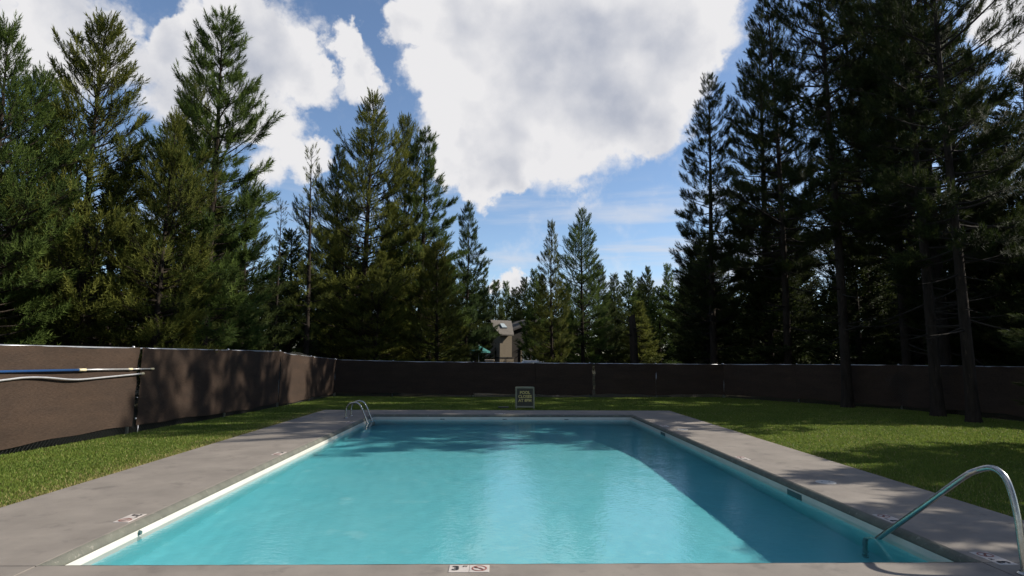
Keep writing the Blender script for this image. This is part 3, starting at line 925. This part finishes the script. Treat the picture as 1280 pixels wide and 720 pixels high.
for k in range(n_ * 2):
    a = 2 * math.pi * k / (n_ * 2)
    r_ = 0.86 if k % 2 == 0 else 0.81
    V.append((r_ * math.cos(a), r_ * math.sin(a), 2.06 if k % 2 == 0 else 2.085))
for k in range(n_ * 2):
    a = 2 * math.pi * k / (n_ * 2)
    r_ = 0.87 if k % 2 == 0 else 0.82
    V.append((r_ * math.cos(a), r_ * math.sin(a), 1.95))
F = []
for k in range(n_ * 2):
    e = (k + 1) % (n_ * 2)
    F += [(0, 1 + k, 1 + e), (1 + k, 17 + k, 17 + e, 1 + e)]
mesh_obj('canopy', V, F, M['teal_canvas'], um)
tube('pole', [(0, 0, 0), (0, 0, 2.6)], 0.022, M['galv'], um, 8)
bm = bmesh.new(); disc(bm, 0, 0, 0, 0.08, 0.25, 20, 0.02); bm_obj('base', bm, M['galv'], um)
pbx = tag(empty('utility_cabinet', (-0.42, 31.0, 0)), 'sunlit peach coloured cabinet top just over the far fence', 'cabinet')
box('cabinet_body', -0.20, 0.20, 0, 0.4, -0.05, 1.40, M['pale_box'], pbx, 0.01)
box('cabinet_lid', -0.25, 0.25, -0.04, 0.44, 1.40, 1.50, M['pale_box'], pbx, 0.01)
cv = tag(empty('parked_car', (2.55, 42.0, 0)), 'white car roof just visible above the far fence by the house', 'car')
bm = bmesh.new(); add_box(bm, -0.85, 0.85, -0.9, 0.9, 1.0, 1.40, 0.16); bm_obj('cabin', bm, M['white_paint'], cv, True)
bm = bmesh.new(); add_box(bm, -0.92, 0.92, -2.2, 2.0, 0.35, 0.98, 0.12); bm_obj('body', bm, M['white_paint'], cv, True)
bm = bmesh.new(); add_box(bm, -0.72, 0.72, -0.94, -0.905, 1.05, 1.32, 0.01); bm_obj('windscreen', bm, M['glass_pane'], cv)
for sx in (-1, 1):
    for sy in (-1.35, 1.25):
        bm = bmesh.new()
        bmesh.ops.create_cone(bm, cap_ends=True, segments=20, radius1=0.33, radius2=0.33, depth=0.2, matrix=Matrix.Translation((0.84 * sx, sy, 0.27)) @ Matrix.Rotation(R(90), 4, 'Y'))
        bm_obj('wheel', bm, M['black_wire'], cv)

# ------------------------------------------------------------------ conifers
def shoot_template(kind, rg):
    """needles of one shoot along +Z, unit length; each needle bundle one slim triangle"""
    if kind == 'brush':
        n, s0, s1, a0, a1, l0, l1, w = 17, 0.04, 1.0, 68, 22, 0.44, 0.36, 0.085
    elif kind == 'tuft':
        n, s0, s1, a0, a1, l0, l1, w = 24, 0.25, 1.0, 95, 15, 0.56, 0.52, 0.072
    else:
        n, s0, s1, a0, a1, l0, l1, w = 8, 0.0, 0.95, 70, 20, 0.5, 0.42, 0.17
    s = np.linspace(s0, s1, n)
    u = (s - s0) / (s1 - s0)
    al = np.radians(a0 + (a1 - a0) * u + rg.normal(0, 8, n))
    ph = np.arange(n) * 2.39996 + rg.uniform(0, 6.28)
    ln = (l0 + (l1 - l0) * u) * rg.uniform(0.8, 1.15, n)
    d = np.stack([np.cos(ph) * np.sin(al), np.sin(ph) * np.sin(al), np.cos(al)], -1)
    t = np.stack([-np.sin(ph), np.cos(ph), np.zeros(n)], -1)
    b = np.stack([np.zeros(n), np.zeros(n), s], -1)
    return np.stack([b - t * w / 2, b + t * w / 2, b + d * ln[:, None]], 1)    # n,3,3

def pine_meshes(seed, H, Rm, cb, nbr, dens, shoot='brush', slen=0.34, p=0.8, ebot=-8, etop=48, curl=0.22, dead=0, trunk_r=None,
                bulge=0.5, inner=0.30, lump=0.35, upb=0.45, lat=0.36, skip=0.0, sway=0.12, flat_top=False):
    rg = np.random.default_rng(seed)
    sx, sy = rg.uniform(0, 6.28, 2)
    def axis(z):
        q = z / H
        return np.stack([sway * H * 0.1 * np.sin(q * 3.1 + sx) * q, sway * H * 0.1 * np.sin(q * 2.6 + sy) * q, z], -1)
    tr = trunk_r or (0.011 * H + 0.03)
    # trunk
    zs = np.concatenate([[-0.3, 0.0, 0.15, 0.5], np.linspace(1.0, H * 0.985, 14)])
    rad = [tr * (1.45 if z <= 0 else 1.22 if z < .3 else 1.05 if z < .8 else max(0.012, (1 - z / H) ** 0.85)) for z in zs]
    tv, tf = tube_arrays([tuple(axis(np.array(max(z, 0.0)))[:2]) + (z,) for z in zs], rad, 10)
    # branches
    LV, LF, nb = [], [], 0
    sp, sd, ss, st_ = [], [], [], []
    lobes = [(rg.uniform(0, 6.28), rg.uniform(cb, 1), rg.uniform(0.5, 1.0)) for _ in range(9)]
    az = rg.uniform(0, 6.28)
    for i in range(nbr + dead):
        is_dead = i >= nbr
        if is_dead:
            t = rg.uniform(0.10, cb + 0.10)
            s = 0
        else:
            s = ((i + rg.uniform(0, 1)) / nbr)
            s = s ** (0.92)
            t = cb + (0.985 - cb) * s
        az += 2.39996 + rg.normal(0, 0.35)
        prof = (1 - s) ** p * min(1.0, bulge + 2.6 * s)
        if flat_top:
            prof = max(prof, 0.0) ** 0.75
        L = Rm * prof * rg.uniform(0.62, 1.12)
        for (la, lt, lw_) in lobes:
            da = (az - la + math.pi) % (2 * math.pi) - math.pi
            L *= 1 + lump * lw_ * math.exp(-(da / 0.6) ** 2 - ((t - lt) / 0.09) ** 2) - lump * 0.35 * math.exp(-(da / 0.5) ** 2 - ((t - lt - 0.12) / 0.06) ** 2)
        if is_dead:
            L = Rm * rg.uniform(0.3, 0.75)
        elif rg.random() < skip:
            continue
        L = max(L, 0.22)
        e = R(ebot + (etop - ebot) * s ** 1.3 + rg.normal(0, 7))
        if is_dead:
            e = R(rg.uniform(-22, 8))
        base = axis(np.array(t * H))
        rd = np.array([math.cos(az), math.sin(az), 0]); sdv = np.array([-math.sin(az), math.cos(az), 0])
        bend = rg.normal(0, 0.12); cu = curl * rg.uniform(0.5, 1.4) * (0.4 if is_dead else 1)
        def B(u):
            u = np.asarray(u)[..., None]
            return base + L * (rd * u * math.cos(e) + sdv * bend * u * u + np.array([0, 0, 1]) * (math.sin(e) * u + cu * u * u))
        us = np.linspace(0, 1, 6)
        r0 = 0.010 + 0.013 * L
        bv, bf = tube_arrays([tuple(q) for q in B(us)], [r0 * (1 - 0.85 * q) for q in us], 4, False)
        LV += [tuple(q) for q in bv]; LF += [tuple(k + nb for k in f) for f in bf]; nb += len(bv)
        ns = 0 if is_dead else int(dens * L * rg.uniform(0.8, 1.2)) + 2
        if is_dead:
            for q in rg.uniform(0.3, 1.0, 7):      # bare side twigs
                b0 = B(q); sgn = rg.choice([-1, 1])
                tip = b0 + (rd * 0.5 + sdv * sgn * 0.8 + np.array([0, 0, rg.normal(-.1, 0.3)])) * rg.uniform(0.15, 0.5)
                LV += [tuple(b0 - [0, 0, 0.006]), tuple(b0 + [0, 0, 0.006]), tuple(tip)]; LF.append((nb, nb + 1, nb + 2)); nb += 3
            continue
        u = inner + (1 - inner) * rg.random(ns) ** 0.72
        u[:2] = (1.0, 0.96)
        sgn = rg.choice([-1, 1], ns)
        off = L * lat * (1.12 - u * 0.75) * rg.random(ns) ** 0.6
        off[:2] = 0
        fwd = B(np.minimum(u + 0.05, 1.05)) - B(u); fwd /= np.linalg.norm(fwd, axis=1)[:, None]
        b0 = B(u)
        pos = b0 + sdv * (sgn * off)[:, None] + fwd * (off * 0.75)[:, None] + np.array([0, 0, 1]) * (rg.normal(0, 0.10, ns) * (0.3 + off) + 0.12 * off)[:, None]
        d = fwd * rg.uniform(0.35, 0.9, ns)[:, None] + sdv * (sgn * rg.uniform(0.1, 0.8, ns))[:, None] + np.array([0, 0, 1]) * (upb + rg.normal(0, 0.28, ns))[:, None]
        d[:2] = fwd[:2] + np.array([0, 0, upb * 0.7])
        d /= np.linalg.norm(d, axis=1)[:, None]
        sp.append(pos); sd.append(d); ss.append(slen * rg.uniform(0.7, 1.25, ns) * (0.75 + 0.25 * (1 - s)))
        bt = rg.normal(0, 0.13)
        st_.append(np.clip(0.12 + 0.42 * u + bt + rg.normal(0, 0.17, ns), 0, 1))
        for q in range(0, ns):                      # twigs that carry the shoots
            if off[q] < 0.15:
                continue
            a_, b_ = b0[q], pos[q]
            LV += [tuple(a_ - [0, 0, 0.005]), tuple(a_ + [0, 0, 0.005]), tuple(b_)]; LF.append((nb, nb + 1, nb + 2)); nb += 3
    # leader
    top = axis(np.array(H * 0.97))
    k = 5
    sp.append(np.repeat(top[None], k, 0) + rg.normal(0, 0.04, (k, 3)) + np.array([0, 0, 1]) * np.linspace(-0.02 * H, 0.012 * H, k)[:, None])
    dd = rg.normal(0, 0.25, (k, 3)) + [0, 0, 1]; sd.append(dd / np.linalg.norm(dd, axis=1)[:, None]); ss.append(np.full(k, slen)); st_.append(np.full(k, 0.6))
    sp, sd, ss, st_ = np.concatenate(sp), np.concatenate(sd), np.concatenate(ss), np.concatenate(st_)
    tpls = [shoot_template(shoot, rg) for _ in range(4)]
    nT = tpls[0].shape[0]
    T = np.stack(tpls)[rg.integers(0, 4, len(sp))]                   # m,n,3,3
    ref = np.where(np.abs(sd[:, 2:3]) < 0.9, np.array([[0, 0, 1.0]]), np.array([[1.0, 0, 0]]))
    ux = np.cross(ref, sd); ux /= np.linalg.norm(ux, axis=1)[:, None]
    uy = np.cross(sd, ux)
    fr = np.stack([ux, uy, sd], 1) * ss[:, None, None]                # m,3,3
    Vn = np.einsum('mnkc,mcd->mnkd', T, fr) + sp[:, None, None, :]
    Vn = Vn.reshape(-1, 3)
    crown = np_mesh('crown', Vn, np.arange(len(Vn)).reshape(-1, 3))
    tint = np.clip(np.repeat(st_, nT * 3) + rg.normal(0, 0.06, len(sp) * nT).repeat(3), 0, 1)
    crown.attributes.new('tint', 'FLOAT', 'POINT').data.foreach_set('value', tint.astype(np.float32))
    crown.materials.append(M['needles'])
    trunk = bpy.data.meshes.new('trunk'); trunk.from_pydata([tuple(q) for q in tv], [], tf)
    trunk.polygons.foreach_set('use_smooth', [True] * len(trunk.polygons)); trunk.materials.append(M['bark'])
    limbs = bpy.data.meshes.new('limbs'); limbs.from_pydata(LV, [], LF); limbs.materials.append(M['deadwood'] if dead else M['bark'])
    return H, Rm, trunk, limbs, crown

PROTO = {
    'dense_a': pine_meshes(1, 11.0, 2.3, 0.07, 180, 19, 'brush', 0.37, 0.55, -6, 55, 0.32, lump=0.6, skip=0.06),
    'dense_b': pine_meshes(2, 11.0, 2.2, 0.09, 170, 19, 'brush', 0.37, 0.64, -10, 50, 0.28, lump=0.65, skip=0.06),
    'dense_c': pine_meshes(21, 13.0, 2.5, 0.10, 180, 19, 'brush', 0.40, 0.64, -8, 48, 0.26, lump=0.65, skip=0.06),
    'tufted_a': pine_meshes(3, 12.0, 2.2, 0.10, 150, 20, 'tuft', 0.34, 0.55, -5, 40, 0.25, lump=0.6, inner=0.4, lat=0.30, skip=0.05),
    'tufted_b': pine_meshes(4, 13.0, 2.3, 0.14, 150, 20, 'tuft', 0.36, 0.66, -8, 42, 0.22, lump=0.6, inner=0.4, lat=0.32, skip=0.08),
    'spire': pine_meshes(5, 9.0, 0.85, 0.12, 80, 9, 'tuft', 0.24, 0.7, -5, 35, 0.15, lump=0.5, skip=0.2, dead=10),
    'open_cone': pine_meshes(6, 10.0, 1.9, 0.10, 130, 16, 'tuft', 0.32, 0.85, 0, 42, 0.22, lump=0.35, skip=0.05),
    'tall_a': pine_meshes(7, 17.0, 2.9, 0.27, 150, 19, 'tuft', 0.34, 0.55, -12, 42, 0.20, dead=26, lump=0.7, inner=0.42, skip=0.16, bulge=0.6),
    'tall_b': pine_meshes(8, 17.0, 2.8, 0.32, 140, 19, 'tuft', 0.34, 0.50, -14, 40, 0.22, dead=30, lump=0.7, inner=0.42, skip=0.16, bulge=0.6),
    'tall_c': pine_meshes(9, 16.0, 2.2, 0.18, 160, 20, 'tuft', 0.33, 0.60, -10, 40, 0.22, dead=18, lump=0.6, inner=0.35, skip=0.06),
    'far_a': pine_meshes(10, 10.0, 1.8, 0.05, 130, 16, 'far', 0.50, 0.85, -5, 45, 0.22, lump=0.4),
    'far_b': pine_meshes(12, 10.0, 1.7, 0.06, 125, 16, 'far', 0.50, 0.70, -5, 45, 0.22, lump=0.5),
}
rt = random.Random(77)
used = {}
def tree(proto, x, y, h, rad, label, group=None, col=None, rz=None, limbs=True, dress=1.0):
    H, Rm, trunk, limb, crown = PROTO[proto]
    root = empty('pine_tree', (x, y, -0.06), rt.uniform(0, 6.28) if rz is None else rz)
    root.scale = (rad / Rm, rad / Rm, h / H)
    tag(root, label, 'tree', group)
    for nm, me in (('trunk', trunk), ('limbs', limb), ('crown', crown)):
        o = bpy.data.objects.new(nm, me)
        C.objects.link(o)
        o.parent = root
        if nm == 'limbs':
            o['kind'] = 'stuff'
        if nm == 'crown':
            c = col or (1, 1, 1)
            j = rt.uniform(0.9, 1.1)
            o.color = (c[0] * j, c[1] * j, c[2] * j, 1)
    return root

OLIVE = (1.6, 1.45, 1.0)
GREEN = (1.15, 1.38, 1.05)
BLUE = (0.75, 0.95, 1.0)
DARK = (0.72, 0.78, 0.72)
BACKLIT = (0.5, 0.55, 0.5)  # right stand: needles tinted down to read as backlit, shaded sides
G1 = 'tall pines behind the left fence'
tree('dense_b', -11.3, 13.2, 9.3, 1.7, 'dark pine cut by the left picture edge, behind the sunny fence', G1, GREEN)
tree('dense_a', -14.2, 18, 10.4, 1.9, 'pine top showing between the edge pine and the tall pale-trunked pine', G1, GREEN)
tree('dense_a', -10.75, 15.5, 10.75, 2.15, 'tall bushy pine with upswept shoots and pale trunk above the fence seam', G1, OLIVE)
tree('dense_b', -8.85, 15.6, 8.1, 1.5, 'shorter olive green pine just right of the pale-trunked pine', G1, OLIVE)
tree('tufted_a', -8.75, 17.8, 12.3, 2.25, 'tallest left pine with clumped tufts and ragged right side', G1, GREEN)
tree('dense_c', -11.6, 22, 12.3, 2.0, 'pine behind the gap between the two tallest left pines', G1, OLIVE)
tree('dense_b', -9.4, 22, 8.2, 1.6, 'low dark pine under the right side of the ragged pine', G1, DARK)
tree('spire', -8.93, 24, 8.0, 0.62, 'thin dark spindly pine with bare stem right of the ragged pine', None, DARK)
tree('spire', -8.44, 26.4, 11.1, 0.85, 'tall sparse pale spire pine left of the broad central-left clump', None, (1.5, 1.4, 1.1))
G2 = 'pines of the broad clump behind the fence corner'
tree('dense_b', -8.85, 32, 13.0, 2.3, 'left shoulder pine of the clump behind the fence corner', G2, DARK)
tree('dense_c', -6.69, 29.5, 15.2, 2.9, 'broad tall leading pine of the clump behind the fence corner', G2, OLIVE)
tree('dense_a', -5.4, 33, 15.2, 2.1, 'second tip of the clump behind the fence corner', G2, OLIVE)
tree('tufted_b', -4.15, 31.3, 14.0, 2.3, 'right pine of the corner clump with loose drooping tufts', G2, GREEN)
tree('dense_a', -2.83, 28, 7.1, 1.7, 'low yellow green pine at the right foot of the corner clump', G2, (1.35, 1.2, 0.75))
tree('dense_b', -5.6, 27.6, 6.5, 1.6, 'low olive pine in front of the corner clump just over the fence', G2, OLIVE)
tree('tufted_b', -2.04, 38, 11.7, 1.6, 'slender blue green pine alone left of the house', None, BLUE)
tree('open_cone', 3.29, 36, 9.9, 1.5, 'open pale olive pine in front of the house roof', None, (1.3, 1.2, 0.85))
tree('dense_c', 5.76, 40, 11.8, 2.2, 'pointed green pine tallest in the middle, right of the house', None, GREEN)
tree('dense_a', 7.6, 44, 8.6, 1.9, 'small pine beside the pointed tallest middle pine', None, DARK)
G3 = 'small distant pines over the far fence'
for (pr, x, y, h, rd, c) in (('far_a', 9.84, 50, 8.6, 1.8, DARK), ('far_b', 11.5, 52, 9.1, 1.8, GREEN), ('far_a', -0.17, 62.5, 9.6, 1.9, DARK), ('far_b', 1.86, 72, 9.9, 1.9, DARK),
        ('far_a', 3.4, 56, 9.8, 1.8, GREEN), ('far_b', 14.36, 56, 10.1, 1.5, DARK), ('far_a', 15.76, 54, 10.1, 1.7, GREEN), ('far_b', 14.89, 62, 9.9, 1.6, DARK), ('far_a', 19.1, 60, 10.0, 1.8, DARK),
        ('far_b', -2.2, 58, 9.0, 1.9, DARK), ('far_a', 8.4, 60, 8.0, 2.0, DARK), ('far_b', 12.9, 47, 7.2, 1.9, GREEN), ('far_a', 10.6, 44, 5.8, 1.8, OLIVE), ('far_b', -4.5, 52, 10.0, 2.0, DARK),
        ('far_a', 17.3, 49, 8.4, 2.0, DARK), ('far_b', 6.1, 58, 8.2, 2.0, DARK), ('far_a', 21.8, 56, 10.3, 2.0, DARK), ('far_b', 24.5, 52, 10.5, 2.2, DARK), ('far_a', -1.6, 70, 10.6, 2.0, DARK), ('far_a', 0.95, 74, 10.9, 2.0, GREEN), ('far_b', 2.9, 68, 10.6, 1.9, DARK), ('far_a', -3.6, 66, 11.2, 2.0, DARK), ('far_b', 4.6, 64, 10.4, 2.0, DARK)):
    tree(pr, x, y, h, rd, 'small dark pine in the distant row over the far fence', G3, c)
G4 = 'tall dark pines on the right'
tree('tall_c', 10.63, 29, 16.2, 2.0, 'leftmost tall dark pine of the right stand, clear against the big cloud', G4, BACKLIT)
tree('tall_c', 13.0, 28.2, 18.2, 2.4, 'second tall dark pine from the left in the right stand', G4, BACKLIT)
tree('tall_a', 12.6, 25.6, 19.2, 2.3, 'dark pine rising out of frame left of the thick bare trunk', G4, BACKLIT)
tree('tall_b', 11.75, 19.9, 18.0, 2.2, 'thick straight bare trunk pine at the bend of the right fence', G4, BACKLIT)
tree('tall_a', 16.6, 26.2, 21.0, 2.6, 'dark pine standing behind the thick straight trunk on the right', G4, BACKLIT)
tree('tall_b', 12.65, 17.0, 17.6, 2.1, 'tall pine inside the right fence, second trunk from the right edge', G4, BACKLIT)
tree('tall_a', 12.35, 15.35, 15.6, 2.0, 'nearest right pine, trunk standing on the shaded lawn before the fence', G4, BACKLIT)
tree('tall_c', 17.6, 18.6, 11.5, 2.3, 'tall dark pine half cut by the right picture edge', G4, BACKLIT)
tree('tall_b', 16.0, 22.2, 16.5, 2.3, 'dark pine behind the two nearest right trunks', G4, BACKLIT)
tree('tall_a', 14.6, 20.9, 19.5, 2.4, 'tall dark pine just right of the thick straight trunk, beyond the fence', G4, BACKLIT)
tree('tall_c', 13.95, 18.3, 18.3, 2.1, 'slim dark pine close behind the second trunk from the right edge', G4, BACKLIT)
tree('tufted_b', 18.41, 21, 10.4, 2.0, 'shorter bushy pine low at the right picture edge', G4, BACKLIT)
tree('dense_c', 15.2, 31, 11.0, 2.4, 'lower pine filling behind the trunks of the right stand', 'lower pines behind the right stand', BACKLIT)
G5 = 'lower pines behind the right stand'
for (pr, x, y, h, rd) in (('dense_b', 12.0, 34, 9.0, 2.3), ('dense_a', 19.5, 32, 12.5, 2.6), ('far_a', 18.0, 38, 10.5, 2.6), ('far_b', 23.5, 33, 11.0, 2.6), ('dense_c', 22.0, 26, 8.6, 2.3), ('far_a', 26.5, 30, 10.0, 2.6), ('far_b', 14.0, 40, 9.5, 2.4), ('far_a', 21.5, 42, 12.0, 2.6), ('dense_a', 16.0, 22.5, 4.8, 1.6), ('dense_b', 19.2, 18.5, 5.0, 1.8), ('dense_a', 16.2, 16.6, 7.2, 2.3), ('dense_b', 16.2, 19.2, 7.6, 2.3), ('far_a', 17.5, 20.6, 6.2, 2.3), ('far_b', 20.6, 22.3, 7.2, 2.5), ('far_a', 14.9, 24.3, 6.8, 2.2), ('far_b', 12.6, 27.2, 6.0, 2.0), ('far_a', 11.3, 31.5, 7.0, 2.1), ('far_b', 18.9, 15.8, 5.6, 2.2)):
    tree(pr, x, y, h, rd, 'lower pine filling behind the trunks of the right stand', G5, BACKLIT)
G6 = 'pines deep in the wood on the left'
for (pr, x, y, h, rd) in (('far_a', -15.5, 24, 9.0, 2.6), ('far_b', -13.5, 28, 8.5, 2.4), ('far_a', -11.5, 33, 8.5, 2.5), ('far_b', -10.2, 38, 9.5, 2.4), ('far_a', -7.6, 40, 10.0, 2.6), ('far_b', -17.5, 20, 8.5, 2.5), ('far_a', -20, 27, 11, 2.8), ('far_b', -5.0, 43, 9.5, 2.5), ('far_a', -13.0, 16.5, 5.5, 1.8), ('far_b', -10.4, 19.2, 5.2, 1.7), ('far_a', -9.6, 27.5, 5.0, 1.5), ('far_b', -15.2, 13.5, 6.5, 2.0)):
    tree(pr, x, y, h, rd, 'dark pine deep in the wood behind the front pines on the left', G6, DARK)
# pines beyond the right edge of the view whose shade falls on the right lawn and deck
G7 = 'pines beside the right lawn outside the view'
for (pr, x, y, h, rd) in (('open_cone', 11.6, 8.9, 5.2, 2.3), ('tufted_a', 12.2, 6.9, 5.8, 2.2), ('open_cone', 12.8, 5.6, 6.3, 2.2), ('tufted_b', 10.9, 10.4, 3.8, 1.6), ('open_cone', 17.3, 9.6, 8.2, 2.3), ('tufted_a', 17.6, 6.6, 8.0, 2.3)):
    tree(pr, x, y, h, rd, 'young pine beside the right lawn outside the view', G7, DARK)

G8 = 'unseen pines added around the pool to block sky light'  # added out of frame to hold back sky light and deepen the shade
for (pr, x, y, h, rd) in (('tall_a', -15, 3, 15, 3), ('dense_c', -14, -3, 14, 3), ('tall_b', -12, -9, 16, 3), ('dense_a', -7, -13, 14, 3), ('tall_c', -2, -14, 16, 3), ('tall_a', 4, -13, 17, 3.2), ('dense_c', 9, -14, 15, 3), ('tall_b', 14, -10, 16, 3), ('tall_a', 19, -7, 17, 3), ('dense_a', -19, 8, 14, 3)):
    tree(pr, x, y, h, rd, 'unseen pine added around the pool to block sky light', G8, DARK)

# broken snag beyond the far fence
sn = tag(empty('dead_tree', (7.15, 31, -0.06)), 'thick broken dead trunk standing alone beyond the far fence', 'dead tree')
rs = random.Random(3)
pts = [(0, 0, -0.2), (0.0, 0, 0.1), (0.02, 0, 1.0), (-0.02, 0, 2.0), (-0.04, 0, 3.0), (-0.08, 0, 3.75)]
V, F = tube_arrays(pts, [0.30, 0.27, 0.23, 0.215, 0.20, 0.17], 12, False)
for k in range(12):
    q = V[-12 + k]; V[-12 + k] = Vector((q.x, q.y, q.z + rs.uniform(-0.25, 0.3)))
F.append(tuple(range(len(V) - 12, len(V))))
mesh_obj('trunk', V, F, M['bark'], sn, True)
for k in range(7):
    a = rs.uniform(0, 6.28); z = rs.uniform(2.4, 3.7); l = rs.uniform(0.4, 1.1)
    p0 = Vector((-0.05, 0, z))
    d = Vector((math.cos(a), math.sin(a), rs.uniform(-0.1, 0.5)))
    tube('limb', [p0, p0 + d * l * 0.5 + Vector((0, 0, 0.05)), p0 + d * l + Vector((0, 0, rs.uniform(-0.2, 0.2)))], [0.05, 0.03, 0.008], M['deadwood'], sn, 6)

# the far wood behind everything: one mass of tree tops
def far_wood():
    rg = np.random.default_rng(40)
    Vs, Ts = [], []
    spots = []
    for k in range(150):
        a = R(rg.uniform(-66, 66))
        if R(-7) < a < R(17) and rg.random() < 0.55:
            continue
        d = rg.uniform(58, 92)
        if R(-4.5) < a < R(3.5):
            d = rg.uniform(78, 95)
        spots.append((d * math.sin(a), d * math.cos(a), rg.uniform(0.75, 1.15)))
    for (x, y, s) in spots:
        h = 9.2 * s * (0.9 if abs(x) < 14 else 1.12)
        n = 620
        q = rg.random(n) ** 0.85
        ph = rg.uniform(0, 6.28, n)
        rr = 2.3 * s * (1 - q) ** 0.8 * (0.55 + 0.5 * rg.random(n)) * (1 + 0.25 * np.sin(3 * ph + x)) + 0.1
        p0 = np.stack([x + rr * np.cos(ph), y + rr * np.sin(ph), h * (0.04 + 0.96 * q)], -1)
        for j in range(3):
            dv = np.stack([np.cos(ph) * 0.7, np.sin(ph) * 0.7, np.full(n, 0.35)], -1) + rg.normal(0, 0.45, (n, 3))
            dv *= (0.55 * rg.uniform(0.6, 1.2, n) / np.linalg.norm(dv, axis=1))[:, None]
            sv = np.cross(dv, rg.normal(0, 1, (n, 3))); sv *= (0.10 / (np.linalg.norm(sv, axis=1) + 1e-6))[:, None]
            Vs.append(np.stack([p0 - sv, p0 + sv, p0 + dv], 1).reshape(-1, 3))
            Ts.append(np.repeat(np.clip(rg.normal(0.3, 0.15, n), 0, 1), 3))
    V = np.concatenate(Vs)
    me = np_mesh('distant_wood', V, np.arange(len(V)).reshape(-1, 3))
    me.attributes.new('tint', 'FLOAT', 'POINT').data.foreach_set('value', np.concatenate(Ts).astype(np.float32))
    o = link_mesh('distant_wood', me, M['needles'])
    o.color = (0.8, 0.85, 0.8, 1)
    tag(o, 'dark mass of distant conifers behind all the nearer pines', 'wood', kind='stuff')
far_wood()
